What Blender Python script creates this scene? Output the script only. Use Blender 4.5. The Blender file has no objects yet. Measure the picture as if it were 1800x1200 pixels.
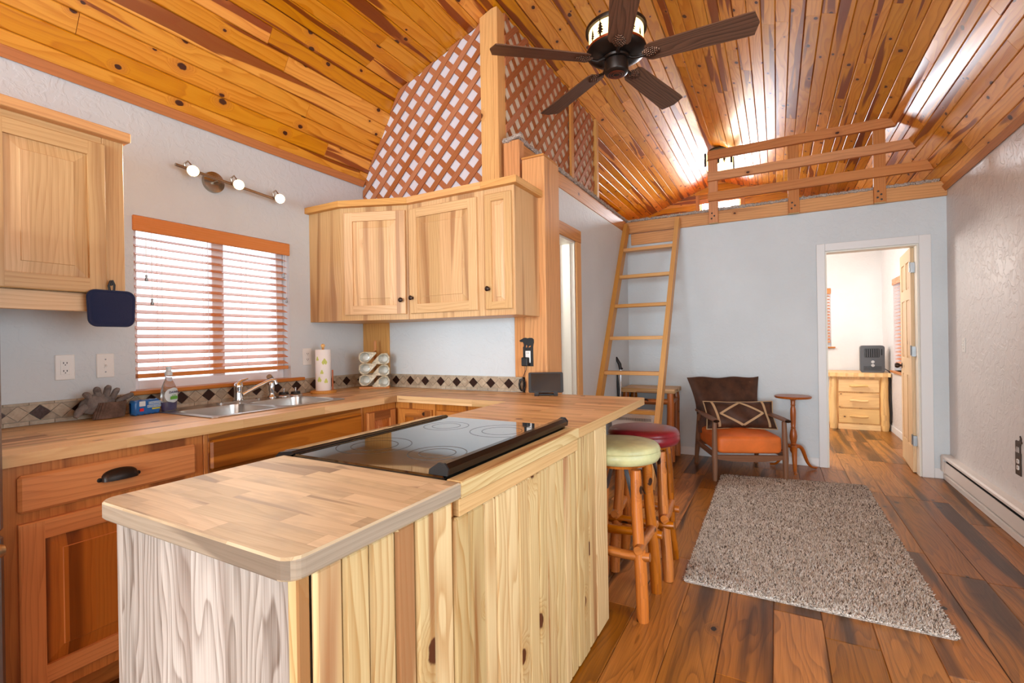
import bpy, bmesh, math, random
from mathutils import Vector, Matrix
rnd = random.Random(7)
R = math.radians
C = bpy.context.scene.collection
SC = bpy.context.scene

# ------------------------------------------------------------------ camera, sky, big lights, exposure
cam_d = bpy.data.cameras.new('camera')
cam_d.sensor_width = 36.0
cam_d.lens = 844.73 / 1800 * 36
cam_d.clip_start = 0.02
cam = bpy.data.objects.new('camera', cam_d)
C.objects.link(cam)
yaw, pitch, roll = R(-28.875), R(0.06), R(0.91)
fwd = Vector((math.sin(yaw) * math.cos(pitch), math.cos(yaw) * math.cos(pitch), -math.sin(pitch)))
rt = Vector((math.cos(yaw), -math.sin(yaw), 0))
up = rt.cross(fwd)
r2 = rt * math.cos(roll) - up * math.sin(roll)
u2 = rt * math.sin(roll) + up * math.cos(roll)
cam.matrix_world = Matrix(((r2.x, u2.x, -fwd.x, 0), (r2.y, u2.y, -fwd.y, 0), (r2.z, u2.z, -fwd.z, 1.2456), (0, 0, 0, 1)))
SC.camera = cam
SC.view_settings.view_transform = 'Standard'
SC.view_settings.look = 'None'
SC.view_settings.gamma = 1
SC.view_settings.use_curve_mapping = False
SC.view_settings.exposure = 0.14
try:
    SC.cycles.use_denoising = True
    SC.cycles.max_bounces = 10
    SC.cycles.diffuse_bounces = 6
    SC.cycles.sample_clamp_indirect = 6
except Exception:
    pass
w = bpy.data.worlds.new('sky')
SC.world = w
w.use_nodes = True
w.node_tree.nodes['Background'].inputs[0].default_value = (0.86, 0.93, 1.0, 1)
w.node_tree.nodes['Background'].inputs[1].default_value = 2.4

def area(name, loc, rot, sx, sy, power, col=(1, 1, 1)):
    d = bpy.data.lights.new(name, 'AREA')
    d.shape = 'RECTANGLE'; d.size = sx; d.size_y = sy; d.energy = power; d.color = col
    o = bpy.data.objects.new(name, d); C.objects.link(o)
    o.location = loc; o.rotation_euler = rot
    return o
# added unseen rear fill panel; daylight through the side and gable windows
area('rear_fill', (-0.6, -5.9, 1.5), (R(90), 0, 0), 3.2, 1.7, 430, (0.77, 0.92, 1.0))
area('side_window_daylight', (1.33, 0.9, 1.4), (R(90), 0, R(90)), 2.1, 1.6, 33, (0.77, 0.92, 1.0))
area('gable_window_daylight', (-0.77, 8.62, 3.24), (R(-90), 0, 0), 0.55, 0.5, 110, (0.86, 0.93, 1.0))
# unseen fill lights added to brighten the bedroom and the bathroom
def point(name, loc, power, rad, col):
    d = bpy.data.lights.new(name, 'POINT'); d.energy = power; d.shadow_soft_size = rad; d.color = col
    o = bpy.data.objects.new(name, d); C.objects.link(o); o.location = loc
    return o
point('bedroom_fill_light', (-0.3, 6.9, 2.0), 75, 0.2, (1, 0.94, 0.88))
point('bathroom_fill_light', (-2.1, 3.5, 2.1), 40, 0.1, (1, 0.96, 0.92))

# ------------------------------------------------------------------ helpers
def lin(c):
    return tuple((x / 255 / 12.92) if x / 255 <= 0.04045 else ((x / 255 + 0.055) / 1.055) ** 2.4 for x in c)
def lin4(c):
    return lin(c) + (1,)

class MB:
    def __init__(s):
        s.V = []; s.F = []; s.U = []; s.S = []; s.key = {}
    def vert(s, p, M=None):
        p = Vector(p)
        if M is not None: p = M @ p
        s.V.append(tuple(p)); return len(s.V) - 1
    def face(s, idx, uv, smooth=False):
        s.F.append(tuple(idx)); s.U.append([tuple(q) for q in uv]); s.S.append(smooth)
    @staticmethod
    def uvs(pts, g):
        a, b = [i for i in range(3) if i != g]
        n = Vector((0, 0, 0))
        for i in range(len(pts)):
            p, q = Vector(pts[i]), Vector(pts[(i + 1) % len(pts)])
            n += p.cross(q)
        an = [abs(n[i]) for i in range(3)]
        if an[g] > max(an[a], an[b]) * 1.2:
            return [(p[a] * 0.3, p[b]) for p in pts]
        c, d = (a, b) if an[b] >= an[a] else (b, a)
        return [(p[g], p[c] + 0.37 * p[d]) for p in pts]
    def poly(s, pts, g=0, M=None, smooth=False):
        s.face([s.vert(p, M) for p in pts], s.uvs(pts, g), smooth)
    def box(s, x0, x1, y0, y1, z0, z1, g='x', b=0.002, M=None):
        g = 'xyz'.index(g)
        lo = (min(x0, x1), min(y0, y1), min(z0, z1)); hi = (max(x0, x1), max(y0, y1), max(z0, z1))
        bb = list(b) if hasattr(b, '__len__') else [b] * 3
        bb = [min(bb[i], (hi[i] - lo[i]) * 0.45) for i in range(3)]; b = max(bb)
        vi = {}; P = {}
        for sx in (0, 1):
            for sy in (0, 1):
                for sz in (0, 1):
                    sg = (sx, sy, sz)
                    for ax in range(3):
                        if b <= 0 and ax > 0:
                            vi[sg, ax] = vi[sg, 0]; P[sg, ax] = P[sg, 0]; continue
                        p = [(hi[i] if sg[i] else lo[i]) for i in range(3)]
                        if b > 0:
                            for i in range(3):
                                if i != ax: p[i] += -bb[i] if sg[i] else bb[i]
                        P[sg, ax] = p; vi[sg, ax] = s.vert(p, M)
        def f(keys):
            pts = [P[k] for k in keys]
            s.face([vi[k] for k in keys], s.uvs(pts, g))
        for ax in range(3):
            a, c = [i for i in range(3) if i != ax]
            for sd in (0, 1):
                ks = []
                for (p, q) in ((0, 0), (1, 0), (1, 1), (0, 1)):
                    sg = [0, 0, 0]; sg[ax] = sd; sg[a] = p; sg[c] = q
                    ks.append((tuple(sg), ax))
                f(ks)
            if b > 0:
                for p in (0, 1):
                    for q in (0, 1):
                        s0 = [0, 0, 0]; s0[a] = p; s0[c] = q; s1 = list(s0); s1[ax] = 1
                        f([(tuple(s0), a), (tuple(s1), a), (tuple(s1), c), (tuple(s0), c)])
        if b > 0:
            for sx in (0, 1):
                for sy in (0, 1):
                    for sz in (0, 1):
                        f([((sx, sy, sz), i) for i in range(3)])
        return s
    def prism(s, poly, axis, a0, a1, g='x', M=None, smooth=False):
        # poly: 2D points in the plane of the two other axes (in order x,y,z without axis)
        ax = 'xyz'.index(axis); gi = 'xyz'.index(g)
        o = [i for i in range(3) if i != ax]
        def mk(p, a):
            q = [0, 0, 0]; q[o[0]] = p[0]; q[o[1]] = p[1]; q[ax] = a
            return q
        A = [mk(p, a0) for p in poly]; B = [mk(p, a1) for p in poly]
        ia = [s.vert(p, M) for p in A]; ib = [s.vert(p, M) for p in B]
        s.face(ia, s.uvs(A, gi)); s.face(ib[::-1], s.uvs(B[::-1], gi))
        n = len(poly)
        for i in range(n):
            j = (i + 1) % n
            s.face([ia[i], ia[j], ib[j], ib[i]], s.uvs([A[i], A[j], B[j], B[i]], gi), smooth)
        return s
    def lathe(s, prof, n=24, M=None, smooth=True, sx=1, sy=1, wob=None):
        rings = []
        for (r, z) in prof:
            if r <= 1e-6:
                rings.append([s.vert((0, 0, z), M)])
            else:
                rg = []
                for k in range(n):
                    t = 2 * math.pi * k / n
                    rr = r * (wob(t, z) if wob else 1)
                    rg.append(s.vert((rr * math.cos(t) * sx, rr * math.sin(t) * sy, z), M))
                rings.append(rg)
        L = 0
        for i in range(len(prof) - 1):
            A, B = rings[i], rings[i + 1]
            dl = math.hypot(prof[i + 1][0] - prof[i][0], prof[i + 1][1] - prof[i][1])
            rr = max(prof[i][0], prof[i + 1][0])
            for k in range(n):
                k2 = (k + 1) % n
                v0, v1 = k / n * 6.283 * rr, (k + 1) / n * 6.283 * rr
                if len(A) == 1 and len(B) == 1: continue
                if len(A) == 1:
                    s.face([A[0], B[k], B[k2]], [(L, v0), (L + dl, v0), (L + dl, v1)], smooth)
                elif len(B) == 1:
                    s.face([A[k], A[k2], B[0]], [(L, v0), (L, v1), (L + dl, v0)], smooth)
                else:
                    s.face([A[k], A[k2], B[k2], B[k]], [(L, v0), (L, v1), (L + dl, v1), (L + dl, v0)], smooth)
            L += dl
        return s
    def tube(s, pts, rad, n=10, smooth=True, cap=True, flat=1.0, M=None):
        pts = [Vector(p) for p in pts]
        if not hasattr(rad, '__len__'): rad = [rad] * len(pts)
        t0 = (pts[1] - pts[0]).normalized()
        ref = Vector((0, 0, 1)) if abs(t0.z) < 0.9 else Vector((1, 0, 0))
        nx = t0.cross(ref).normalized()
        rings = []; L = 0; Ls = []
        for i, p in enumerate(pts):
            if i == 0: t = t0
            elif i == len(pts) - 1: t = (pts[i] - pts[i - 1]).normalized()
            else: t = ((pts[i] - pts[i - 1]).normalized() + (pts[i + 1] - pts[i]).normalized()).normalized()
            nx = (nx - t * nx.dot(t)).normalized(); ny = t.cross(nx)
            if i: L += (pts[i] - pts[i - 1]).length
            Ls.append(L)
            rings.append([s.vert(p + nx * (rad[i] * math.cos(2 * math.pi * k / n)) + ny * (rad[i] * flat * math.sin(2 * math.pi * k / n)), M) for k in range(n)])
        for i in range(len(pts) - 1):
            rr = rad[i] * 6.283 / n
            for k in range(n):
                k2 = (k + 1) % n
                s.face([rings[i][k], rings[i][k2], rings[i + 1][k2], rings[i + 1][k]],
                       [(Ls[i], k * rr), (Ls[i], (k + 1) * rr), (Ls[i + 1], (k + 1) * rr), (Ls[i + 1], k * rr)], smooth)
        if cap:
            for rg, sg in ((rings[0], -1), (rings[-1], 1)):
                s.face(rg if sg > 0 else rg[::-1], [(0.01 * math.cos(6.283 * k / n), 0.01 * math.sin(6.283 * k / n)) for k in range(n)])
        return s
    def grid(s, fn, nu, nv, smooth=True, closed_u=False):
        idx = [[s.vert(fn(i / nu, j / nv)) for j in range(nv + 1)] for i in range(nu if closed_u else nu + 1)]
        for i in range(nu):
            i2 = (i + 1) % nu if closed_u else i + 1
            for j in range(nv):
                s.face([idx[i][j], idx[i2][j], idx[i2][j + 1], idx[i][j + 1]],
                       [(i / nu, j / nv), ((i + 1) / nu, j / nv), ((i + 1) / nu, (j + 1) / nv), (i / nu, (j + 1) / nv)], smooth)
        return s
    def mesh(s, name, weld=False, recalc=True):
        me = bpy.data.meshes.new(name)
        me.from_pydata(s.V, [], s.F)
        uvl = me.uv_layers.new(name='UVMap')
        ou, ov = rnd.uniform(0, 40), rnd.uniform(0, 40)
        flat = []
        for f in s.U:
            for q in f: flat += [q[0] + ou, q[1] + ov]
        uvl.data.foreach_set('uv', flat)
        sm = any(s.S)
        if sm: me.polygons.foreach_set('use_smooth', s.S)
        if weld or recalc:
            bm = bmesh.new(); bm.from_mesh(me)
            if weld: bmesh.ops.remove_doubles(bm, verts=bm.verts, dist=1e-5)
            if recalc: bmesh.ops.recalc_face_normals(bm, faces=bm.faces)
            bm.to_mesh(me); bm.free()
        if sm: me.set_sharp_from_angle(angle=R(42))
        return me
    def build(s, name, mat, parent=None, local=False, weld=False, recalc=True):
        o = bpy.data.objects.new(name, s.mesh(name, weld, recalc))
        if mat is not None: o.data.materials.append(mat)
        C.objects.link(o)
        put(o, parent, local)
        return o

def put(o, parent, local=False):
    if parent is None: return
    o.parent = parent
    if parent.type == 'EMPTY' and not local:
        o.matrix_parent_inverse = parent.matrix_basis.inverted()

def thing(name, label, cat, loc=(0, 0, 0), rz=0, group=None):
    o = bpy.data.objects.new(name, None); C.objects.link(o)
    o.empty_display_size = 0.05
    o.matrix_basis = Matrix.Translation(loc) @ Matrix.Rotation(rz, 4, 'Z')
    o['label'] = label; o['category'] = cat
    if group: o['group'] = group
    return o
def tag(o, label, cat, group=None, kind=None):
    o['label'] = label; o['category'] = cat
    if group: o['group'] = group
    if kind: o['kind'] = kind
    return o
def struct(o, label=None):
    o['kind'] = 'structure'
    if label: o['label'] = label
    return o
def Bx(*a, **k): return MB().box(*a, **k)
def copy_tree(o, parent=None):
    c = o.copy(); C.objects.link(c)
    if parent is not None: c.parent = parent
    for ch in list(o.children): copy_tree(ch, c)
    return c
def T(x, y, z): return Matrix.Translation((x, y, z))
def RX(a): return Matrix.Rotation(R(a), 4, 'X')
def RY(a): return Matrix.Rotation(R(a), 4, 'Y')
def RZ(a): return Matrix.Rotation(R(a), 4, 'Z')
def frame(o, ex, ey, ez):
    return Matrix(((ex[0], ey[0], ez[0], o[0]), (ex[1], ey[1], ez[1], o[1]), (ex[2], ey[2], ez[2], o[2]), (0, 0, 0, 1)))
def text(name, body, size, M, mat, parent, align='CENTER', ext=0.0004, local=False):
    cu = bpy.data.curves.new(name, 'FONT'); cu.body = body; cu.size = size; cu.extrude = ext
    cu.align_x = align; cu.align_y = 'CENTER'; cu.resolution_u = 2
    t = bpy.data.objects.new('t', cu); C.objects.link(t)
    me = bpy.data.meshes.new_from_object(t.evaluated_get(bpy.context.evaluated_depsgraph_get()))
    bpy.data.objects.remove(t); bpy.data.curves.remove(cu)
    me.transform(M); me.name = name
    me.materials.clear(); me.materials.append(mat)
    o = bpy.data.objects.new(name, me); C.objects.link(o)
    put(o, parent, local)
    return o
def round_poly(pts, r, n=5):
    out = []; m = len(pts)
    for i in range(m):
        p0, p, p1 = Vector(pts[i - 1]), Vector(pts[i]), Vector(pts[(i + 1) % m])
        a, b = (p0 - p).normalized(), (p1 - p).normalized()
        ang = a.angle(b); rr = r[i] if hasattr(r, '__len__') else r
        if rr <= 0: out.append(tuple(p)); continue
        d = rr / math.tan(ang / 2)
        d = min(d, (p0 - p).length * 0.49, (p1 - p).length * 0.49); rr = d * math.tan(ang / 2)
        c = p + (a + b).normalized() * (rr / math.sin(ang / 2))
        s0 = p + a * d - c; s1 = p + b * d - c
        tot = s0.angle_signed(s1) if s0.length > 1e-9 and s1.length > 1e-9 else 0
        for k in range(n + 1):
            t = -tot * k / n
            v = Vector((s0.x * math.cos(t) - s0.y * math.sin(t), s0.x * math.sin(t) + s0.y * math.cos(t)))
            out.append(tuple(c + v))
    return out
def clip_poly(sub, clip):
    # Sutherland-Hodgman, clip is convex and counter-clockwise
    out = sub
    for i in range(len(clip)):
        a, b = clip[i], clip[(i + 1) % len(clip)]
        inp = out; out = []
        def side(p): return (b[0] - a[0]) * (p[1] - a[1]) - (b[1] - a[1]) * (p[0] - a[0])
        for j in range(len(inp)):
            p, q = inp[j - 1], inp[j]
            sp, sq = side(p), side(q)
            if (sp >= 0) != (sq >= 0):
                t = sp / (sp - sq); out.append((p[0] + (q[0] - p[0]) * t, p[1] + (q[1] - p[1]) * t))
            if sq >= 0: out.append(q)
        if not out: return []
    return out

# ------------------------------------------------------------------ materials
def newmat(name):
    m = bpy.data.materials.new(name); m.use_nodes = True
    return m, m.node_tree, m.node_tree.nodes['Principled BSDF']
class G:
    def __init__(s, nt): s.nt = nt
    def n(s, t, **kw):
        x = s.nt.nodes.new(t)
        for k, v in kw.items(): setattr(x, k, v)
        return x
    def set(s, sock, v):
        if isinstance(v, bpy.types.NodeSocket): s.nt.links.new(v, sock)
        elif v is not None: sock.default_value = v
    def m(s, op, a, b=None, c=None, clamp=False):
        x = s.n('ShaderNodeMath', operation=op); x.use_clamp = bool(clamp)
        for i, v in enumerate((a, b, c)):
            if v is not None: s.set(x.inputs[i], v)
        return x.outputs[0]
    def xyz(s, x, y, z=0.0):
        c = s.n('ShaderNodeCombineXYZ')
        for i, v in enumerate((x, y, z)): s.set(c.inputs[i], v)
        return c.outputs[0]
    def noise(s, vec, scale=1.0, detail=2.0, rough=0.5, dist=0.0):
        x = s.n('ShaderNodeTexNoise'); s.set(x.inputs['Vector'], vec)
        x.inputs['Scale'].default_value = scale; x.inputs['Detail'].default_value = detail
        x.inputs['Roughness'].default_value = rough; x.inputs['Distortion'].default_value = dist
        return x.outputs['Fac']
    def mapr(s, v, a, b, c=0.0, d=1.0, smooth=False):
        x = s.n('ShaderNodeMapRange'); x.interpolation_type = 'SMOOTHSTEP' if smooth else 'LINEAR'
        s.set(x.inputs[0], v)
        for i, q in enumerate((a, b, c, d)): x.inputs[i + 1].default_value = q
        return x.outputs[0]
    def mix(s, f, a, b, mode='MIX'):
        x = s.n('ShaderNodeMix', data_type='RGBA', blend_type=mode)
        s.set(x.inputs[0], f)
        s.set(x.inputs[6], a if isinstance(a, bpy.types.NodeSocket) else tuple(a)[:3] + (1,))
        s.set(x.inputs[7], b if isinstance(b, bpy.types.NodeSocket) else tuple(b)[:3] + (1,))
        return x.outputs[2]

def wood(name, light, dark, streak=None, samt=0.6, sth=0.58, sfreq=(0.45, 9), knot=None, kp=0.35, ks=(2.2, 9), kr=0.0136,
         K=26, A=1.6, contrast=0.75, fiber=0.25, var=0.22, rough=0.5, spec=0.35, coat=0.0, staves=None, svar=0.5, bump=0.05, hue=0.003, grime=None, ssoft=0.05, sat=0.9):
    m, nt, bs = newmat(name); g = G(nt)
    tc = g.n('ShaderNodeTexCoord'); sp = g.n('ShaderNodeSeparateXYZ'); nt.links.new(tc.outputs['UV'], sp.inputs[0])
    u, v = sp.outputs[0], sp.outputs[1]
    rid = g.n('ShaderNodeObjectInfo').outputs['Random']
    tone = rid
    if staves:
        bt = g.n('ShaderNodeTexBrick'); nt.links.new(tc.outputs['UV'], bt.inputs['Vector'])
        bt.inputs['Color1'].default_value = (0, 0, 0, 1); bt.inputs['Color2'].default_value = (1, 1, 1, 1)
        bt.inputs['Mortar'].default_value = (0.5, 0.5, 0.5, 1)
        bt.inputs['Scale'].default_value = 1.0; bt.inputs['Mortar Size'].default_value = 0.0006
        bt.inputs['Mortar Smooth'].default_value = 0.3
        bt.inputs['Brick Width'].default_value = staves[0]; bt.inputs['Row Height'].default_value = staves[1]
        bt.offset = 0.37; bt.offset_frequency = 3; bt.squash = 0.8; bt.squash_frequency = 4
        tone = bt.outputs['Color']
        u = g.m('MULTIPLY_ADD', tone, 13.7, u); v = g.m('MULTIPLY_ADD', tone, 5.3, v)
    if isinstance(tone, bpy.types.NodeSocket) and tone.type == 'RGBA':
        tone = g.m('ADD', tone, 0.0)
    off = g.m('MULTIPLY', rid, 31.0)
    n1 = g.noise(g.xyz(g.m('MULTIPLY', u, 1.1), g.m('MULTIPLY', v, 6.0), off), 1.0, 2.0)
    bumpv = None
    if knot:
        vo = g.n('ShaderNodeTexVoronoi'); vo.voronoi_dimensions = '2D'
        g.set(vo.inputs['Vector'], g.xyz(g.m('MULTIPLY', u, ks[0]), g.m('MULTIPLY', g.m('MULTIPLY_ADD', rid, 17.0, v), ks[1]), 0.0))
        vo.inputs['Scale'].default_value = 1.0
        cs = g.n('ShaderNodeSeparateColor'); nt.links.new(vo.outputs['Color'], cs.inputs[0])
        pres = g.m('GREATER_THAN', cs.outputs[0], 1 - kp)
        size = g.m('MULTIPLY_ADD', cs.outputs[1], kr, kr * 0.5)
        ps = g.n('ShaderNodeSeparateXYZ'); nt.links.new(vo.outputs['Position'], ps.inputs[0])
        du = g.m('MULTIPLY', g.m('SUBTRACT', g.m('MULTIPLY', u, ks[0]), ps.outputs[0]), 0.7 / ks[0])
        dv = g.m('DIVIDE', g.m('SUBTRACT', g.m('MULTIPLY', g.m('MULTIPLY_ADD', rid, 17.0, v), ks[1]), ps.outputs[1]), ks[1])
        dist = g.m('SQRT', g.m('ADD', g.m('MULTIPLY', du, du), g.m('MULTIPLY', dv, dv)))
        d = g.m('DIVIDE', dist, size)
        dd = g.m('MULTIPLY_ADD', g.noise(g.xyz(g.m('MULTIPLY', u, 60), g.m('MULTIPLY', v, 60)), 1, 2), 0.5, g.m('SUBTRACT', d, 0.25))
        kmask = g.m('MULTIPLY', g.mapr(dd, 0.75, 1.05, 1, 0, True), pres)
        halo = g.m('MULTIPLY', g.mapr(dd, 0.9, 3.2, 1, 0, True), pres)
        bumpv = halo
    gr = g.m('MULTIPLY_ADD', n1, A * 6.0, g.m('MULTIPLY', v, K))
    if bumpv is not None:
        gr = g.m('MULTIPLY_ADD', bumpv, 3.0, gr)
    ring = g.m('FRACT', gr)
    ring = g.m('POWER', ring, 2.2)
    edge = g.mapr(g.m('FRACT', gr), 0.9, 1.0, 1.0, 0.0, True)
    ring = g.m('MULTIPLY', ring, edge)
    fib = g.noise(g.xyz(g.m('MULTIPLY', u, 5.0), g.m('MULTIPLY', v, 260.0), off), 1.0, 2.0, 0.6)
    f = g.m('MULTIPLY_ADD', ring, contrast, g.m('MULTIPLY', g.m('SUBTRACT', fib, 0.42), fiber * 2.2), None)
    big = g.noise(g.xyz(g.m('MULTIPLY', u, 0.8), g.m('MULTIPLY', v, 2.5), off), 1.0, 3.0)
    f = g.m('ADD', f, g.m('MULTIPLY', g.m('SUBTRACT', big, 0.5), 0.7), None, True)
    col = g.mix(f, lin(light), lin(dark))
    if streak:
        sn = g.noise(g.xyz(g.m('MULTIPLY', u, sfreq[0]), g.m('MULTIPLY', g.m('MULTIPLY_ADD', n1, 0.06, v), sfreq[1]), g.m('MULTIPLY', rid, 57.0)), 1.0, 1.5, 0.5, 0.6)
        sm = g.m('MULTIPLY', g.mapr(sn, sth, sth + ssoft, 0, 1, True), samt)
        col = g.mix(sm, col, lin(streak))
    # tone per piece
    hs = g.n('ShaderNodeHueSaturation'); nt.links.new(col, hs.inputs['Color'])
    t2 = g.m('FRACT', g.m('MULTIPLY', tone, 7.31))
    vv = g.m('MULTIPLY_ADD', tone, 2 * var * (svar / 0.5 if staves else 1), 1 - var * (svar / 0.5 if staves else 1))
    g.set(hs.inputs['Value'], vv)
    g.set(hs.inputs['Saturation'], g.m('MULTIPLY_ADD', tone, -0.12, sat + 0.06))
    g.set(hs.inputs['Hue'], g.m('MULTIPLY_ADD', t2, 2 * hue, 0.5 - hue))
    col = hs.outputs[0]
    if staves:
        col = g.mix(g.m('MULTIPLY', bt.outputs['Fac'], 0.35), col, lin(dark))
    if knot:
        col = g.mix(g.m('MULTIPLY', halo, 0.45), col, lin(dark))
        col = g.mix(kmask, col, lin(knot))
    if grime:
        gn = g.noise(g.xyz(g.m('MULTIPLY', u, 3.0), g.m('MULTIPLY', v, 5.0)), 1.0, 4.0, 0.6)
        col = g.mix(g.m('MULTIPLY', g.mapr(gn, 0.5, 0.68, 0, 1, True), 0.55), col, lin(grime))
    nt.links.new(col, bs.inputs['Base Color'])
    g.set(bs.inputs['Roughness'], g.m('MULTIPLY_ADD', fib, 0.16, rough - 0.08))
    bs.inputs['Specular IOR Level'].default_value = spec
    bs.inputs['Coat Weight'].default_value = coat
    bs.inputs['Coat Roughness'].default_value = 0.27
    if bump:
        bp = g.n('ShaderNodeBump'); bp.inputs['Strength'].default_value = bump; bp.inputs['Distance'].default_value = 0.002
        nt.links.new(fib, bp.inputs['Height']); nt.links.new(bp.outputs[0], bs.inputs['Normal'])
    return m

def plain(name, col, rough=0.5, metal=0.0, spec=0.5, bump=0, bscale=80, var=0.0, vscale=6, coat=0, trans=0, ior=1.45, sheen=0, aniso=None):
    m, nt, bs = newmat(name); g = G(nt)
    bs.inputs['Base Color'].default_value = lin4(col)
    bs.inputs['Roughness'].default_value = rough; bs.inputs['Metallic'].default_value = metal
    bs.inputs['Specular IOR Level'].default_value = spec; bs.inputs['Coat Weight'].default_value = coat
    bs.inputs['Transmission Weight'].default_value = trans; bs.inputs['IOR'].default_value = ior
    bs.inputs['Sheen Weight'].default_value = sheen
    tc = g.n('ShaderNodeTexCoord')
    if var:
        nn = g.noise(tc.outputs['Object'], vscale, 4, 0.6)
        d = tuple(max(0, c * (1 - var * 2)) for c in col); l = tuple(min(255, c * (1 + var)) for c in col)
        nt.links.new(g.mix(g.mapr(nn, 0.3, 0.7), lin(d), lin(l)), bs.inputs['Base Color'])
    if bump:
        nn = g.noise(tc.outputs['Object'], bscale, 3, 0.6)
        bp = g.n('ShaderNodeBump'); bp.inputs['Strength'].default_value = bump; bp.inputs['Distance'].default_value = 0.003
        nt.links.new(nn, bp.inputs['Height']); nt.links.new(bp.outputs[0], bs.inputs['Normal'])
    return m
def emis(name, col, strength):
    m, nt, bs = newmat(name)
    bs.inputs['Base Color'].default_value = lin4(col)
    bs.inputs['Emission Color'].default_value = lin4(col); bs.inputs['Emission Strength'].default_value = strength
    return m
def plaster(name, col, amt=0.35, scale=14, rough=0.55, spec=0.3):
    m, nt, bs = newmat(name); g = G(nt)
    tc = g.n('ShaderNodeTexCoord')
    n1 = g.noise(tc.outputs['Object'], scale, 4, 0.55, 1.2)
    n2 = g.noise(tc.outputs['Object'], scale * 5, 2, 0.5)
    n3 = g.noise(tc.outputs['Object'], 1.7, 3, 0.5)
    h = g.m('MULTIPLY_ADD', n2, 0.15, g.mapr(n1, 0.44, 0.56, 0, 1, True))
    bp = g.n('ShaderNodeBump'); bp.inputs['Strength'].default_value = amt; bp.inputs['Distance'].default_value = 0.004
    nt.links.new(h, bp.inputs['Height']); nt.links.new(bp.outputs[0], bs.inputs['Normal'])
    c = lin(col)
    nt.links.new(g.mix(g.mapr(n3, 0.3, 0.7), tuple(x * 0.94 for x in c), tuple(min(1, x * 1.03) for x in c)), bs.inputs['Base Color'])
    bs.inputs['Roughness'].default_value = rough; bs.inputs['Specular IOR Level'].default_value = spec
    return m
def pane_mat():
    m, nt, bs = newmat('window_glass'); g = G(nt)
    tr = g.n('ShaderNodeBsdfTransparent'); gl = g.n('ShaderNodeBsdfGlossy'); gl.inputs['Roughness'].default_value = 0.02
    mx = g.n('ShaderNodeMixShader'); mx.inputs[0].default_value = 0.06
    nt.links.new(tr.outputs[0], mx.inputs[1]); nt.links.new(gl.outputs[0], mx.inputs[2])
    nt.links.new(mx.outputs[0], nt.nodes['Material Output'].inputs[0])
    return m
def stone(name, a, b, rough=0.5):
    m, nt, bs = newmat(name); g = G(nt)
    tc = g.n('ShaderNodeTexCoord'); rid = g.n('ShaderNodeObjectInfo').outputs['Random']
    nn = g.noise(tc.outputs['Object'], 28, 5, 0.65, 0.6)
    c = g.mix(g.mapr(nn, 0.3, 0.7), lin(a), lin(b))
    hs = g.n('ShaderNodeHueSaturation'); nt.links.new(c, hs.inputs['Color'])
    g.set(hs.inputs['Value'], g.m('MULTIPLY_ADD', rid, 0.3, 0.85))
    nt.links.new(hs.outputs[0], bs.inputs['Base Color']); bs.inputs['Roughness'].default_value = rough
    bp = g.n('ShaderNodeBump'); bp.inputs['Strength'].default_value = 0.2; bp.inputs['Distance'].default_value = 0.002
    nt.links.new(nn, bp.inputs['Height']); nt.links.new(bp.outputs[0], bs.inputs['Normal'])
    return m

M = {}
M['ceil'] = wood('knotty_pine', (232, 166, 80), (196, 116, 44), streak=(128, 56, 20), samt=0.9, sth=0.585, ssoft=0.035, sfreq=(0.5, 11), knot=(70, 32, 14), kp=0.5, ks=(2.6, 10), kr=0.012, K=22, A=1.5, contrast=0.65, fiber=0.3, var=0.17, rough=0.36, spec=0.42, coat=0.24, bump=0.02, sat=1.06)
M['floor'] = wood('dark_plank', (172, 112, 54), (92, 54, 24), streak=(52, 29, 14), samt=0.85, sth=0.49, sfreq=(0.55, 9), ssoft=0.16, knot=(36, 20, 10), kp=0.25, ks=(1.6, 5), kr=0.014, K=22, A=2.0, contrast=0.55, fiber=0.45, var=0.3, rough=0.34, spec=0.5, bump=0.06, hue=0.004, sat=1.04)
M['hick'] = wood('hickory', (222, 184, 134), (188, 138, 88), streak=(148, 96, 56), samt=0.65, sth=0.53, ssoft=0.14, sfreq=(0.5, 9), knot=(58, 36, 24), kp=0.08, ks=(2, 7), kr=0.012, K=60, A=1.3, contrast=0.5, fiber=0.45, var=0.17, rough=0.42, spec=0.35, staves=(30, 0.085), svar=0.55, sat=1.0)
M['hick_f'] = wood('hickory_frame', (220, 182, 132), (186, 136, 86), streak=(146, 94, 54), samt=0.6, sth=0.55, ssoft=0.12, sfreq=(0.5, 9), knot=(58, 36, 24), kp=0.07, ks=(2, 7), kr=0.011, K=60, A=1.2, contrast=0.5, fiber=0.45, var=0.11, rough=0.42, spec=0.35, sat=1.0)
M['amber'] = wood('shaded_hickory', (196, 126, 66), (146, 82, 38), streak=(104, 52, 24), samt=0.75, sth=0.56, ssoft=0.08, sfreq=(0.5, 9), knot=(48, 26, 14), kp=0.1, ks=(2, 7), kr=0.012, K=44, A=1.5, contrast=0.45, fiber=0.35, var=0.12, rough=0.42, spec=0.35, sat=1.02)  # same hickory as the wall cabinets, shade and warm bounce put into the colour
M['shaded_p'] = wood('shaded_hickory_panel', (190, 118, 62), (138, 76, 36), streak=(100, 50, 24), samt=0.7, sth=0.56, ssoft=0.1, sfreq=(0.5, 9), knot=(48, 26, 14), kp=0.1, ks=(2, 7), kr=0.012, K=44, A=1.5, contrast=0.45, fiber=0.35, var=0.17, rough=0.42, spec=0.35, staves=(30, 0.075), svar=0.6, sat=1.02)  # door panels of that hickory, shade in the colour too
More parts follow.
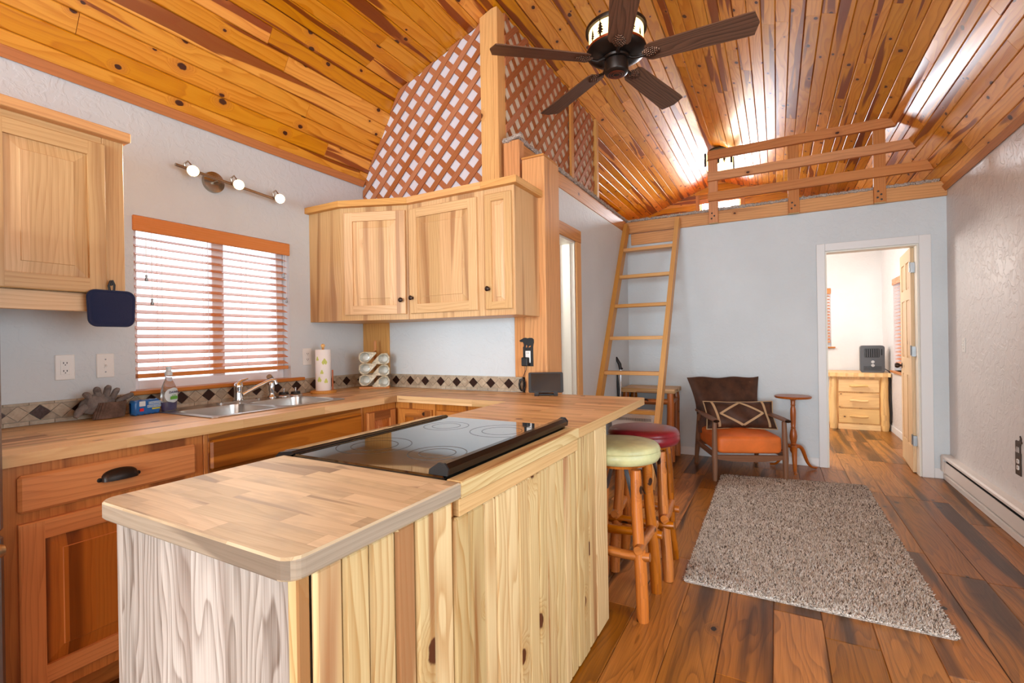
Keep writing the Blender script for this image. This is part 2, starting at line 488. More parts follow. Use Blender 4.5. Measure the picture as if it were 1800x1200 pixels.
M['block'] = wood('butcher_block', (220, 180, 126), (190, 140, 86), streak=(148, 98, 56), samt=0.65, sth=0.6, sfreq=(1.2, 10), knot=(92, 54, 30), kp=0.06, ks=(3, 12), kr=0.010, K=34, A=1.3, contrast=0.45, fiber=0.35, var=0.17, rough=0.4, spec=0.35, staves=(0.55, 0.042), svar=0.6, sat=0.97)
M['edge_w_shade'] = wood('weathered_shaded_edge', (160, 142, 118), (122, 104, 82), streak=(100, 82, 64), samt=0.6, sth=0.56, K=60, A=1.0, contrast=0.4, fiber=0.4, var=0.05, rough=0.6, spec=0.25, sat=0.9)  # weathered grey, with part of the edge's shade put into the colour
M['block_w'] = wood('worn_butcher_block', (200, 178, 142), (166, 140, 102), streak=(120, 90, 68), samt=0.7, sth=0.59, sfreq=(1.6, 10), knot=(80, 56, 42), kp=0.1, ks=(3, 12), kr=0.010, K=34, A=1.4, contrast=0.45, fiber=0.4, var=0.16, rough=0.5, spec=0.3, staves=(0.36, 0.046), svar=0.6, grime=(148, 130, 110))
M['pine'] = wood('pale_pine', (210, 184, 132), (178, 136, 78), streak=(150, 96, 50), samt=0.85, sth=0.56, ssoft=0.1, sfreq=(0.5, 11), knot=(86, 46, 24), kp=0.3, ks=(1.8, 12), kr=0.016, K=44, A=1.7, contrast=0.85, fiber=0.35, var=0.19, rough=0.5, spec=0.3, sat=0.97)
M['ash'] = wood('whitewashed_ash', (188, 178, 168), (112, 94, 80), streak=(126, 106, 92), samt=0.55, sth=0.52, ssoft=0.15, sfreq=(0.7, 12), knot=(84, 68, 56), kp=0.08, ks=(3, 12), kr=0.006, K=38, A=2.4, contrast=0.75, fiber=0.6, var=0.13, rough=0.55, spec=0.25, staves=(30, 0.11), svar=0.6)
M['cedar'] = wood('cedar', (210, 146, 80), (168, 102, 46), streak=(140, 76, 32), samt=0.4, sth=0.62, knot=(84, 40, 16), kp=0.16, ks=(2, 8), kr=0.013, K=40, A=0.9, contrast=0.55, fiber=0.45, var=0.1, rough=0.5, spec=0.3, sat=0.97)
M['cedar_p'] = wood('pale_cedar', (222, 170, 104), (184, 122, 64), knot=(104, 58, 28), kp=0.1, ks=(2, 8), kr=0.011, K=40, A=0.9, contrast=0.45, fiber=0.35, var=0.1, rough=0.5, spec=0.3, sat=1.0)
M['rail'] = wood('rail_cedar', (204, 136, 78), (160, 92, 46), knot=(64, 32, 16), kp=0.16, ks=(2, 8), kr=0.011, K=34, A=1.0, contrast=0.45, fiber=0.35, var=0.1, rough=0.5, spec=0.3, sat=0.98)
M['latt'] = wood('lattice_cedar', (176, 108, 66), (136, 74, 40), K=60, A=0.8, contrast=0.35, var=0.14, rough=0.55, spec=0.25, sat=0.98)
M['ladder'] = wood('ladder_fir', (212, 158, 90), (172, 114, 56), knot=(110, 64, 32), kp=0.08, ks=(2, 8), kr=0.010, K=60, A=0.6, contrast=0.4, var=0.08, rough=0.45, spec=0.35, sat=1.0)
M['log'] = wood('varnished_log', (194, 114, 48), (136, 72, 26), streak=(98, 50, 18), samt=0.55, sth=0.56, knot=(50, 26, 12), kp=0.3, ks=(7, 12), kr=0.012, K=40, A=0.8, contrast=0.5, fiber=0.35, var=0.1, rough=0.3, spec=0.5, sat=1.02)
M['logpale'] = wood('pale_log', (240, 192, 112), (212, 150, 74), streak=(160, 100, 52), samt=0.4, sth=0.64, knot=(86, 46, 22), kp=0.16, ks=(4, 9), kr=0.0128, K=30, A=1.4, contrast=0.4, var=0.07, rough=0.4, spec=0.4)
M['teak'] = wood('chair_teak', (134, 88, 56), (86, 52, 32), K=60, A=0.8, contrast=0.5, var=0.08, rough=0.4, spec=0.4)
M['cherry'] = wood('cherry', (170, 92, 36), (118, 58, 20), K=50, A=0.8, contrast=0.4, var=0.05, rough=0.3, spec=0.5, sat=1.05)
M['walnut'] = wood('walnut_blade', (112, 76, 54), (58, 36, 26), K=56, A=1.6, contrast=0.8, fiber=0.5, var=0.05, rough=0.5, spec=0.3, sat=0.95)
M['trimpine'] = wood('orange_trim', (196, 124, 58), (154, 86, 34), knot=(74, 36, 16), kp=0.1, ks=(2, 8), kr=0.010, K=40, A=0.8, contrast=0.4, var=0.05, rough=0.4, spec=0.4, sat=1.0)
M['slat'] = wood('blind_slat', (214, 134, 70), (186, 108, 52), K=80, A=0.4, contrast=0.3, var=0.04, rough=0.28, spec=0.5, bump=0, sat=1.0)
M['doorpine'] = wood('door_pine', (214, 176, 122), (176, 132, 82), knot=(110, 66, 34), kp=0.06, ks=(2, 8), K=40, A=1.0, contrast=0.5, var=0.06, rough=0.45, spec=0.35)
M['wall'] = plaster('white_plaster', (208, 215, 219), 0.22, 16)
M['wall_r'] = plaster('white_trowel_plaster', (222, 219, 218), 0.55, 13, 0.42, 0.45)
M['bedwall'] = plaster('bedroom_plaster', (230, 228, 226), 0.15, 20)
M['white'] = plain('white_paint', (226, 226, 226), 0.4)
M['jamb'] = plain('jamb_paint', (226, 222, 210), 0.4)
M['vinyl'] = plain('white_vinyl', (236, 236, 238), 0.35)
M['enamel'] = plain('heater_enamel', (228, 222, 216), 0.35)
M['plate'] = plain('outlet_plastic', (232, 230, 226), 0.3)
M['gloss'] = plain('gloss_black', (12, 12, 13), 0.12, spec=0.7)
M['slot'] = plain('dark_slot', (30, 28, 28), 0.6)
M['glass'] = pane_mat()
M['snow'] = plain('snow', (240, 244, 250), 0.9)
M['black'] = plain('black_enamel', (18, 18, 19), 0.22, spec=0.6)
M['ceran'] = plain('cooktop_glass', (14, 14, 15), 0.05, spec=1.0, coat=1.0)
M['ringmark'] = plain('burner_mark', (36, 35, 35), 0.12)
M['steel'] = plain('brushed_steel', (196, 192, 188), 0.28, metal=1.0)
M['chrome'] = plain('chrome', (225, 228, 232), 0.08, metal=1.0)
M['nickel'] = plain('nickel', (176, 166, 152), 0.25, metal=1.0)
M['galv'] = plain('galvanised', (150, 152, 154), 0.4, metal=1.0)
M['bronze'] = plain('dark_bronze', (46, 38, 34), 0.38, metal=0.6)
M['bronze_k'] = plain('bronze_knob', (60, 46, 40), 0.35, metal=0.7)
M['cone'] = plain('bronze_pinecone', (104, 74, 58), 0.35, metal=0.8, var=0.25, vscale=120)
M['iron'] = plain('black_iron', (24, 24, 26), 0.45)
M['rubber'] = plain('black_plastic', (26, 26, 28), 0.45)
M['navy'] = plain('navy_cotton', (38, 46, 76), 0.9, spec=0.1, bump=0.4, bscale=300, sheen=0.3)
M['grey_knit'] = plain('grey_knit', (126, 118, 114), 0.95, spec=0.1, bump=0.8, bscale=260, var=0.1, vscale=30)
M['cuff'] = plain('brown_knit_cuff', (112, 92, 82), 0.95, spec=0.1, bump=0.8, bscale=240, var=0.1, vscale=30)
M['blue_pack'] = plain('blue_film', (34, 104, 178), 0.25, spec=0.6)
M['lightblue'] = plain('pale_blue_print', (170, 200, 226), 0.3)
M['yelgreen'] = plain('yellow_green_print', (196, 200, 70), 0.3)
M['red'] = plain('red_print', (206, 34, 44), 0.4)
M['navyprint'] = plain('navy_print', (28, 40, 104), 0.4)
M['greenprint'] = plain('green_print', (96, 168, 60), 0.4)
M['paper'] = plain('paper_towel', (240, 238, 236), 0.9, spec=0.1, bump=0.3, bscale=120)
M['paleprint'] = plain('leaf_print', (206, 216, 120), 0.9)
M['soap'] = plain('purple_soap', (44, 24, 110), 0.1, spec=0.5)
M['clearpl'] = plain('clear_plastic', (232, 240, 246), 0.05, trans=0.92, ior=1.2)
M['label'] = plain('clear_label', (206, 220, 226), 0.3)
M['mug'] = plain('speckled_stoneware', (206, 196, 170), 0.3, var=0.12, vscale=60)
M['mugin'] = plain('glazed_inside', (216, 214, 204), 0.12, spec=0.7)
M['screen'] = plain('tablet_screen', (30, 26, 25), 0.08, spec=0.5)
M['tile_b'] = stone('beige_tile', (186, 168, 144), (150, 130, 108))
M['tile_d'] = plain('bronze_tile', (58, 38, 32), 0.3, metal=0.5, bump=0.3, bscale=120)
M['tile_t'] = stone('pale_border_tile', (192, 178, 156), (156, 138, 116))
M['grout'] = plain('grout', (170, 158, 140), 0.9)
M['carpet'] = plain('loft_carpet', (176, 164, 154), 1.0, spec=0.05, bump=1.0, bscale=200, var=0.25, vscale=150)
M['orange'] = plain('orange_leather', (226, 118, 52), 0.42, spec=0.4, bump=0.12, bscale=90, var=0.05, vscale=5)
M['brown'] = plain('dark_brown_leather', (74, 46, 32), 0.5, spec=0.4, bump=0.3, bscale=40, var=0.18, vscale=9)
M['suede'] = plain('cream_suede_strap', (190, 160, 124), 0.8, spec=0.1)
M['green'] = plain('green_vinyl', (186, 186, 138), 0.35, spec=0.5, bump=0.15, bscale=60, var=0.08, vscale=8)
M['burg'] = plain('burgundy_vinyl', (120, 26, 36), 0.28, spec=0.5, bump=0.15, bscale=60, var=0.1, vscale=8)
M['backing_w'] = plain('white_backing_sheet', (214, 212, 220), 0.8)
M['backing_c'] = plain('cream_backing_sheet', (222, 214, 196), 0.8)
M['bathtile'] = plain('bathroom_panel', (176, 172, 160), 0.4)
M['fridge'] = plain('fridge_steel', (150, 146, 146), 0.35, metal=0.9)
M['goldend'] = plain('brushed_handle', (206, 180, 142), 0.3, metal=0.8)
M['heaterbox'] = plain('charcoal_plastic', (70, 66, 66), 0.4)
M['greyl'] = plain('grey_knob', (176, 172, 170), 0.35)
M['bulb'] = emis('lit_bulb', (255, 226, 170), 30)
M['fanglass'] = emis('lit_mica_shade', (255, 214, 146), 2.6)
M['loftglass'] = emis('lit_cream_shade', (255, 214, 150), 3.5)
M['copper'] = plain('copper_band', (150, 66, 34), 0.35, metal=0.5)
M['strap'] = plain('steel_strap', (110, 116, 122), 0.4, metal=0.8)

XL, XR, YB, YK, XP = -2.837, 1.2875, 5.418, 2.75, -1.475
XM, ZR, XBL, XBR, ZBR, ZE = -0.775, 3.737, -2.447, 0.898, 3.139, 2.49
YG, Y0 = 8.35, -6.0
ZC = 0.914
def ceil_z(x):
    if x < XBL: return ZE + (x - XL) / (XBL - XL) * (ZBR - ZE)
    if x < XM: return ZBR + (x - XBL) / (XM - XBL) * (ZR - ZBR)
    if x < XBR: return ZR + (x - XM) / (XBR - XM) * (ZBR - ZR)
    return ZBR + (x - XBR) / (XR - XBR) * (ZE - ZBR)

# ------------------------------------------------------------------ the setting
def wall_grid(name, axis, a0, a1, u0, u1, v0, v1, holes, mat, parent=None):
    us = sorted({u0, u1} | {h[0] for h in holes} | {h[1] for h in holes})
    vs = sorted({v0, v1} | {h[2] for h in holes} | {h[3] for h in holes})
    mb = MB()
    def pt(a, u, v): return {'x': (a, u, v), 'y': (u, a, v), 'z': (u, v, a)}[axis]
    def solid(i, j):
        if not (0 <= i < len(us) - 1 and 0 <= j < len(vs) - 1): return False
        cu, cv = (us[i] + us[i + 1]) / 2, (vs[j] + vs[j + 1]) / 2
        return not any(h[0] < cu < h[1] and h[2] < cv < h[3] for h in holes)
    for i in range(len(us) - 1):
        for j in range(len(vs) - 1):
            if not solid(i, j): continue
            p, q, r, s = us[i], us[i + 1], vs[j], vs[j + 1]
            for a in (a0, a1):
                mb.poly([pt(a, p, r), pt(a, q, r), pt(a, q, s), pt(a, p, s)], 2)
            if not solid(i - 1, j): mb.poly([pt(a0, p, r), pt(a1, p, r), pt(a1, p, s), pt(a0, p, s)], 2)
            if not solid(i + 1, j): mb.poly([pt(a0, q, r), pt(a1, q, r), pt(a1, q, s), pt(a0, q, s)], 2)
            if not solid(i, j - 1): mb.poly([pt(a0, p, r), pt(a1, p, r), pt(a1, q, r), pt(a0, q, r)], 2)
            if not solid(i, j + 1): mb.poly([pt(a0, p, s), pt(a1, p, s), pt(a1, q, s), pt(a0, q, s)], 2)
    return struct(mb.build(name, mat, parent, weld=True))

struct(Bx(-30, 30, -30, 40, -0.6, -0.5, b=0).build('ground', M['snow']))
# floor
fl = struct(Bx(XL - 0.1, XR + 0.1, Y0 - 0.1, YG + 0.1, -0.1, -0.006, 'y', b=0).build('floor', M['floor']))
k = -12
while True:
    x0 = -0.591 + 0.187 * k; x1 = x0 + 0.187; k += 1
    if x1 < XL: continue
    if x0 > XR: break
    x0 = max(x0, XL); x1 = min(x1, XR)
    y = -1.2 if x0 > -1.6 else -0.6
    yend = YG if x0 > XP - 0.2 else 2.4
    y -= rnd.uniform(0, 0.9)
    while y < yend:
        L = rnd.choice((1.0, 1.22, 1.22, 1.4))
        a, b = y, min(y + L, yend)
        if b - a > 0.05:
            Bx(x0 + 0.0008, x1 - 0.0008, a + 0.0008, b - 0.0008, -0.007, 0, 'y', 0.0022).build('plank', M['floor'], fl)
        y += L
# walls
wl = wall_grid('wall_left', 'x', XL - 0.14, XL, Y0, YG, 0, 2.5, [(1.205, 2.09, 1.02, 1.915)], M['wall'])
wr = wall_grid('wall_right', 'x', XR, XR + 0.14, Y0, YG, 0, 2.5, [(6.9, 7.62, 0.8, 1.95), (-0.2, 2.0, 0.55, 2.25)], M['wall_r'])
wk = wall_grid('wall_kitchen', 'y', YK, YK + 0.12, XL, -1.49, 0, 2.188, [], M['wall'])
wh = wall_grid('wall_hall', 'x', XP - 0.13, XP, YK + 0.12, YB, 0, 2.45, [(2.98, 3.79, 0, 2.07)], M['wall'])
wb = wall_grid('wall_back', 'y', YB, YB + 0.13, XP, XR, 0, 2.46, [(0.406, 1.097, 0, 2.044)], M['wall'])
wg = wall_grid('wall_bedroom', 'y', YG, YG + 0.14, XL, XR, 0, 2.46, [(-0.1, 0.69, 1.09, 1.94)], M['bedwall'])
wbl = wall_grid('wall_bedroom_left', 'x', XP - 0.13, XP, YB, YG, 0, 2.45, [], M['bedwall'])
wrr = wall_grid('wall_rear', 'y', Y0 - 0.12, Y0, XL, XR, 0, 2.5, [(-2.2, 1.0, 0.65, 2.35)], M['wall'])
mb = MB(); mb.prism([(XL, 2.49), (XR, 2.49), (XBR, ZBR), (XM, ZR), (XBL, ZBR)], 'y', Y0 - 0.1, Y0, 'x')
struct(mb.build('wall_rear_gable', M['wall']))
# frame added around the rear fill light, unseen behind the camera
wf = MB()
for (a, b, c, d) in ((-2.2, -2.15, 0.65, 2.35), (0.95, 1.0, 0.65, 2.35), (-2.15, 0.95, 0.65, 0.7), (-2.15, 0.95, 2.3, 2.35), (-.63, -.57, 0.7, 2.3)):
    wf.box(a, b, Y0 - 0.1, Y0 - 0.05, c, d)
struct(wf.build('rear_fill_frame', M['vinyl']))
wf = MB()
for (a, b, c, d) in ((-0.2, -0.15, 0.55, 2.25), (1.95, 2.0, 0.55, 2.25), (-0.15, 1.95, 0.55, 0.6), (-0.15, 1.95, 2.2, 2.25)):
    wf.box(XR + 0.06, XR + 0.11, a, b, c, d)
struct(wf.build('window_6', M['vinyl']))
# bathroom interior seen past the hall door
struct(Bx(-2.42, -2.4, 2.9, 5.4, 0, 2.44, b=0).build('wall_bathroom', M['bathtile']))
sb = bpy.data.objects['wall_bathroom']
for z0 in (1.02, 2.0):
    for r_ in range(3):
        for i in range(34):
            Bx(-2.4, -2.394, 2.95 + i * 0.072 + (r_ % 2) * 0.036, 2.95 + i * 0.072 + 0.066 + (r_ % 2) * 0.036, z0 + r_ * 0.036, z0 + r_ * 0.036 + 0.031, b=0).build('tile', M['slot'], sb)
tb = thing('towel_bar', 'slim chrome rail inside the bathroom, seen past the hall door jamb', 'rail', (-2.36, 4.4, 1.0))
MB().tube([(-2.36, 4.35, 0.95), (-2.36, 4.35, 1.75)], 0.012).build('bar', M['chrome'], tb)
for z in (0.97, 1.73): MB().tube([(-2.4, 4.35, z), (-2.36, 4.35, z)], 0.01).build('bracket', M['chrome'], tb)

# ceiling: four slopes of tongue-and-groove boards
out = [(XL - 0.02, ZE + 0.02), (XBL - 0.012, ZBR + 0.016), (XM, ZR + 0.016), (XBR + 0.012, ZBR + 0.016), (XR + 0.02, ZE + 0.02)]
outer = [(XR + 0.16, ZE + 0.05), (XBR + 0.06, ZBR + 0.1), (XM, ZR + 0.12), (XBL - 0.06, ZBR + 0.1), (XL - 0.16, ZE + 0.05)]
mb = MB(); mb.prism(out + outer, 'y', Y0 - 0.12, YG + 0.14, 'y')
ce = struct(mb.build('ceiling', M['ceil']))
def slope(xa, za, xb, zb, n, flip):
    e2 = Vector((xb - xa, 0, zb - za)); L = e2.length; e2.normalize()
    e1 = Vector((0, 1, 0)); nn = e1.cross(e2)
    if nn.z > 0: nn = -nn
    wd = L / n
    for i in range(n):
        F = frame((xa + e2.x * wd * i, 0, za + e2.z * wd * i), e1, e2, nn)
        y = rnd.uniform(-1.6, 0.2)
        while y < YG:
            Lb = rnd.choice((1.5, 2.0, 2.4, 3.0, 3.6))
            a, b = max(y, -0.6), min(y + Lb, YG)
            if b - a > 0.1:
                Bx(a + 0.0005, b - 0.0005, 0.0012, wd - 0.0012, -0.014, 0.0, 'x', (0.0006, 0.0045, 0.0045), F).build('board', M['ceil'], ce)
            y += Lb
slope(XL, ZE, XBL, ZBR, 8, 0)
slope(XBL, ZBR, XM, ZR, 19, 0)
slope(XR, ZE, XBR, ZBR, 8, 1)
slope(XBR, ZBR, XM, ZR, 19, 1)
# eave trim boards
for nm, xa, sx in (('trim_1', XL, 1), ('trim_2', XR, -1)):
    F = frame((xa, 0, ZE - 0.015), (0, 1, 0), (0.515 * sx, 0, 0.857), (0.857 * sx, 0, -0.515))
    struct(Bx(-0.6, YB if sx < 0 else YK, 0.0, 0.05, 0, 0.014, 'x', 0.002, F).build(nm, M['trimpine']))

# loft: floor slab, bedroom ceiling, carpet, beams
mb = MB(); mb.prism([(XP - 0.01, YB + 0.02), (XR, YB + 0.02), (XR, YG), (XL, YG), (XL, YK + 0.12), (XP - 0.01, YK + 0.12)], 'z', 2.452, 2.56)
struct(mb.build('floor_loft', M['white']))
struct(Bx(XP, XR, YB + 0.13, YG, 2.44, 2.452, b=0).build('ceiling_bedroom', M['bedwall']))
F = MB()
def fuzz_edge(mb, p, q, r0, seed):
    p, q = Vector(p), Vector(q); n = int((q - p).length / 0.012)
    rr = random.Random(seed)
    pts = [p.lerp(q, i / n) + Vector((rr.uniform(-1, 1), rr.uniform(-1, 1), rr.uniform(-1, 1))) * 0.004 for i in range(n + 1)]
    mb.tube(pts, [r0 * rr.uniform(0.75, 1.3) for _ in pts], 7)
lc = struct(Bx(XP - 0.02, XR - 0.01, YB + 0.0, YG, 2.562, 2.578, b=0).build('loft_carpet', M['carpet']))
lc['label'] = 'taupe carpet on the loft floor'
mb = MB(); fuzz_edge(mb, (XP + 0.004, YB - 0.028, 2.572), (1.235, YB - 0.028, 2.568), 0.014, 3)
mb.build('carpet_edge', M['carpet'], lc)['kind'] = 'stuff'
mb = MB(); fuzz_edge(mb, (XP + 0.004, 2.75, 2.578), (XP + 0.004, YB - 0.02, 2.575), 0.015, 4)
mb.build('carpet_edge', M['carpet'], lc)['kind'] = 'stuff'
mb = MB(); fuzz_edge(mb, (-1.555, 2.735, 2.545), (-1.42, 2.735, 2.572), 0.014, 5)
mb.build('carpet_edge', M['carpet'], lc)['kind'] = 'stuff'
struct(Bx(XP - 0.04, XP + 0.004, 2.80, YB - 0.03, 2.438, 2.562, 'y', 0.004).build('trim_3', M['cedar']))
mb = MB(); mb.prism([(XP - 0.03, 2.43), (XR - 0.001, 2.43), (XR - 0.001, 2.488), (1.252, 2.556), (XP - 0.03, 2.556)], 'y', YB - 0.03, YB + 0.01, 'x')
struct(mb.build('trim_4', M['cedar']))
# post carrying the loft corner
cp = thing('corner_post', 'thick orange cedar post at the kitchen corner, black bear plate fixed to it', 'post', (-1.38, 2.86, 0))
Bx(-1.42, -1.262, YK - 0.012, 2.97, 0, 2.405, 'z', 0.004).build('shaft', M['cedar'], cp)
Bx(-1.49, -1.421, YK - 0.012, YK + 0.12, ZC + 0.098, 2.17, 'z', 0.003).build('side_board', M['cedar'], cp)
Bx(-1.42, -1.262, YK - 0.016, 2.95, 2.405, 2.418, 'x', 0.002).build('cap_board', M['cedar'], cp)
sp_ = tag(Bx(-1.552, -1.436, YK - 0.012, YK + 0.06, 2.19, 2.545, 'z', 0.003).build('short_post', M['cedar']), 'short cedar stub post standing on top of the narrow wall cabinet', 'post')
# corner board behind the mug rack
struct(Bx(-2.835, -2.575, YK - 0.02, YK, 1.012, 1.5, 'z', 0.002).build('trim_5', M['cedar_p']))

# gable wall over the loft, horizontal boards around a small window
gp = [(XL + 0.02, 2.56), (XR - 0.02, 2.56), (XBR, ZBR), (XM, ZR), (XBL, ZBR)]
hx0, hx1, hz0, hz1 = -1.07, -0.47, 2.98, 3.5
mb = MB()
for rc in ((-3, hx0, 2.5, 3.8), (hx1, 2, 2.5, 3.8), (hx0, hx1, 2.5, hz0), (hx0, hx1, hz1, 3.8)):
    p = clip_poly([(rc[0], rc[2]), (rc[1], rc[2]), (rc[1], rc[3]), (rc[0], rc[3])], gp)
    if p: mb.prism(p, 'y', YG, YG + 0.12, 'x')
gw = struct(mb.build('wall_gable', M['ceil'], weld=True))
z = 2.57
while z < ZR:
    for (xa, xb) in ((-3, hx0), (hx0, hx1), (hx1, 2)):
        zz = z + 0.093
        if xa == hx0:
            if hz0 - 0.02 < z + 0.05 < hz1 + 0.02: continue
        segs = [(xa, xb)] if xb - xa < 1 or rnd.random() < 0.4 else [(xa, (xa + xb) / 2 + rnd.uniform(-.2, .2))]
        if len(segs) == 1 and segs[0] != (xa, xb): segs.append((segs[0][1], xb))
        for (a, b) in segs:
            p = clip_poly([(a + .001, z + .001), (b - .001, z + .001), (b - .001, zz - .001), (a + .001, zz - .001)], gp)
            if len(p) > 2: MB().prism(p, 'y', YG - 0.012, YG, 'x').build('board', M['ceil'], gw)
    z += 0.094

# lattice screens
def lattice(name, label, axis, poly, pos, side, backmat, pitch=0.106, wd=0.039):
    t = thing(name, label, 'lattice', (0, 0, 0))
    lo = [min(p[i] for p in poly) for i in (0, 1)]; hi = [max(p[i] for p in poly) for i in (0, 1)]
    t.matrix_basis = Matrix.Translation((lo[0], pos, lo[1]) if axis == 'y' else (pos, lo[0], lo[1]))
    MB().prism(poly, axis, pos + side * 0.014, pos + side * 0.022, 'z').build('backing_sheet', backmat, t)
    d = 0.7071
    for lay, (ex, ez) in enumerate(((d, d), (d, -d))):
        nx, nz = -ez, ex
        cs = [p[0] * nx + p[1] * nz for p in poly]
        c = math.floor(min(cs) / pitch) * pitch
        while c < max(cs):
            a = (nx * c - ex * 9, nz * c - ez * 9); b = (nx * c + ex * 9, nz * c + ez * 9)
            # keep the strip near the panel: 18 m long, clipped
            h = wd / 2
            q = [(a[0] - nx * h, a[1] - nz * h), (b[0] - nx * h, b[1] - nz * h), (b[0] + nx * h, b[1] + nz * h), (a[0] + nx * h, a[1] + nz * h)]
            q = clip_poly(q, poly)
            if len(q) > 2:
                y0 = pos + side * 0.007 * lay
                # grain along the strip: build in a rotated frame
                if axis == 'y': F = frame((0, 0, 0), (ex, 0, ez), (0, 1, 0), (nx, 0, nz))
                else: F = frame((0, 0, 0), (0, ex, ez), (1, 0, 0), (0, nx, nz))
                loc = [(p[0] * ex + p[1] * ez, p[0] * nx + p[1] * nz) for p in q]
                MB().prism(loc, 'y', y0, y0 + side * 0.0065, 'x', F).build('slat', M['latt'], t)
            c += pitch
    return t
e = 0.004
lattice('lattice_screen', 'red-brown diagonal lattice over white sheet above the corner cabinets', 'y',
        [(XL + .004, 2.19), (-1.708, 2.19), (-1.708, ceil_z(-1.708) - e), (XBL, ZBR - e), (XL + .004, ceil_z(XL + .004) - e)], YK, 1, M['backing_w'])
lattice('lattice_screen', 'lattice screen with cream backing along the loft edge, receding from the tall post', 'x',
        [(2.82, 2.58), (4.60, 2.58), (4.60, ceil_z(-1.57) - e), (2.82, ceil_z(-1.57) - e)], -1.57, -1, M['backing_c'])
tp = thing('lattice_post', 'tall pale cedar post between the two lattice panels, reaching the ceiling', 'post', (-1.66, 2.76, 2.18))
MB().prism([(-1.708, 2.2), (-1.612, 2.2), (-1.612, ceil_z(-1.612) - .003), (-1.708, ceil_z(-1.708) - .003)], 'y', YK - 0.03, YK + 0.012, 'z').build('face_board', M['cedar_p'], tp)
MB().prism([(YK - 0.028, 2.2), (YK + 0.075, 2.2), (YK + 0.075, ceil_z(-1.611) - .002), (YK - 0.028, ceil_z(-1.611) - .002)], 'x', -1.611, -1.577, 'z').build('side_board', M['cedar_p'], tp)
mp = tag(Bx(-1.567, -1.545, 3.93, 3.99, 2.58, ceil_z(-1.545) - .014, 'z').build('lattice_stile', M['cedar']), 'thin cedar upright halfway along the receding lattice screen', 'post')
ep = tag(Bx(-1.6, -1.545, 4.605, 4.665, 2.58, ceil_z(-1.6) - .003, 'z').build('lattice_stile', M['cedar_p']), 'pale cedar upright closing the far end of the receding lattice screen', 'post')

# ---- kitchen window
w1 = thing('window_1', 'white sliding window with wooden blind above the sink', 'window', (XL - 0.1, 1.65, 1.02))
w1['kind'] = 'structure'; del w1['category']
mb = MB()
for (a, b, c, d) in ((1.205, 1.25, 1.02, 1.915), (2.045, 2.09, 1.02, 1.915), (1.25, 2.045, 1.02, 1.07), (1.25, 2.045, 1.87, 1.915), (1.63, 1.70, 1.07, 1.87)):
    mb.box(XL - 0.125, XL - 0.075, a, b, c, d, b=0.003)
mb.build('window_frame', M['vinyl'], w1)
for (a, b) in ((1.25, 1.63), (1.70, 2.045)):
    Bx(XL - 0.104, XL - 0.1, a, b, 1.07, 1.87, b=0).build('pane', M['glass'], w1)
sl = struct(Bx(XL - 0.075, XL + 0.034, 1.18, 2.175, 1.003, 1.024, 'y', 0.004).build('trim_6', M['trimpine']))
def blind(name, label, axis, wallp, side, u0, u1, z0, z1, n, tilt, parent_things=True, depth=0.05, cords=True, group=None):
    # side: direction from the wall plane outwards (away from the room); slats lie in the window recess
    t = thing(name, label, 'blind', (wallp, (u0 + u1) / 2, z1) if axis == 'x' else ((u0 + u1) / 2, wallp, z1))
    def bx(a0, a1, p0, p1, c0, c1, Mx=None, b=0.002):
        return Bx(a0, a1, p0, p1, c0, c1, 'y', b, Mx) if axis == 'x' else Bx(p0, p1, a0, a1, c0, c1, 'x', b, Mx)
    bx(wallp - side * 0.012, wallp + side * 0.004, u0 - 0.012, u1 + 0.006, z1 - 0.078, z1, b=0.004).build('valance', M['slat'], t)
    bx(wallp + side * 0.008, wallp + side * 0.05, u0 + 0.004, u1 - 0.004, z1 - 0.05, z1 - 0.004).build('headrail', M['slat'], t)
    zt = z1 - 0.085; zb = z0 + 0.025
    cx = wallp + side * 0.03
    for i in range(n):
        z = zt - (zt - zb) * (i + 0.5) / n
        if axis == 'x': Fm = T(cx, 0, z) @ RY(tilt * side) ; s = Bx(-depth / 2, depth / 2, u0 + 0.006, u1 - 0.006, -0.0015, 0.0015, 'y', 0.001, Fm)
        else: Fm = T(0, cx, z) @ RX(-tilt * side); s = Bx(u0 + 0.006, u1 - 0.006, -depth / 2, depth / 2, -0.0015, 0.0015, 'x', 0.001, Fm)
        s.build('slat', M['slat'], t)
    bx(cx - 0.025, cx + 0.025, u0 + 0.006, u1 - 0.006, z0, z0 + 0.022).build('bottom_rail', M['slat'], t)
    if cords:
        for f in (0.14, 0.41, 0.67, 0.9):
            u = u0 + (u1 - u0) * f
            for off in (-0.024, 0.024):
                p = (lambda zz: (cx + off, u, zz)) if axis == 'x' else (lambda zz: (u, cx + off, zz))
                MB().tube([p(z0 + 0.02), p(z1 - 0.05)], 0.0011, 5).build('ladder_cord', M['white'], t)
        for (f, zz) in ((0.052, 0.30), (0.08, 0.42), (0.955, 0.2), (0.975, 0.36)):
            u = u0 + (u1 - u0) * f; a = wallp - side * 0.006
            p = (lambda q: (a, u, q)) if axis == 'x' else (lambda q: (u, a, q))
            c_ = MB().tube([p(z1 - 0.06), p(z1 - zz)], 0.0012, 5).build('pull_cord', M['plate'], t)
            Mx = T(*p(z1 - zz - 0.03))
            MB().lathe([(0, 0.034), (0.006, 0.03), (0.004, 0.02), (0.008, 0.004), (0.006, 0), (0, 0)], 10, Mx).build('tassel', M['galv'], c_)
    return t
blind('wooden_blind', 'orange wooden slat blind, slats open, in the kitchen window over the sink', 'x', XL, -1, 1.212, 2.083, 1.085, 1.912, 17, -22)

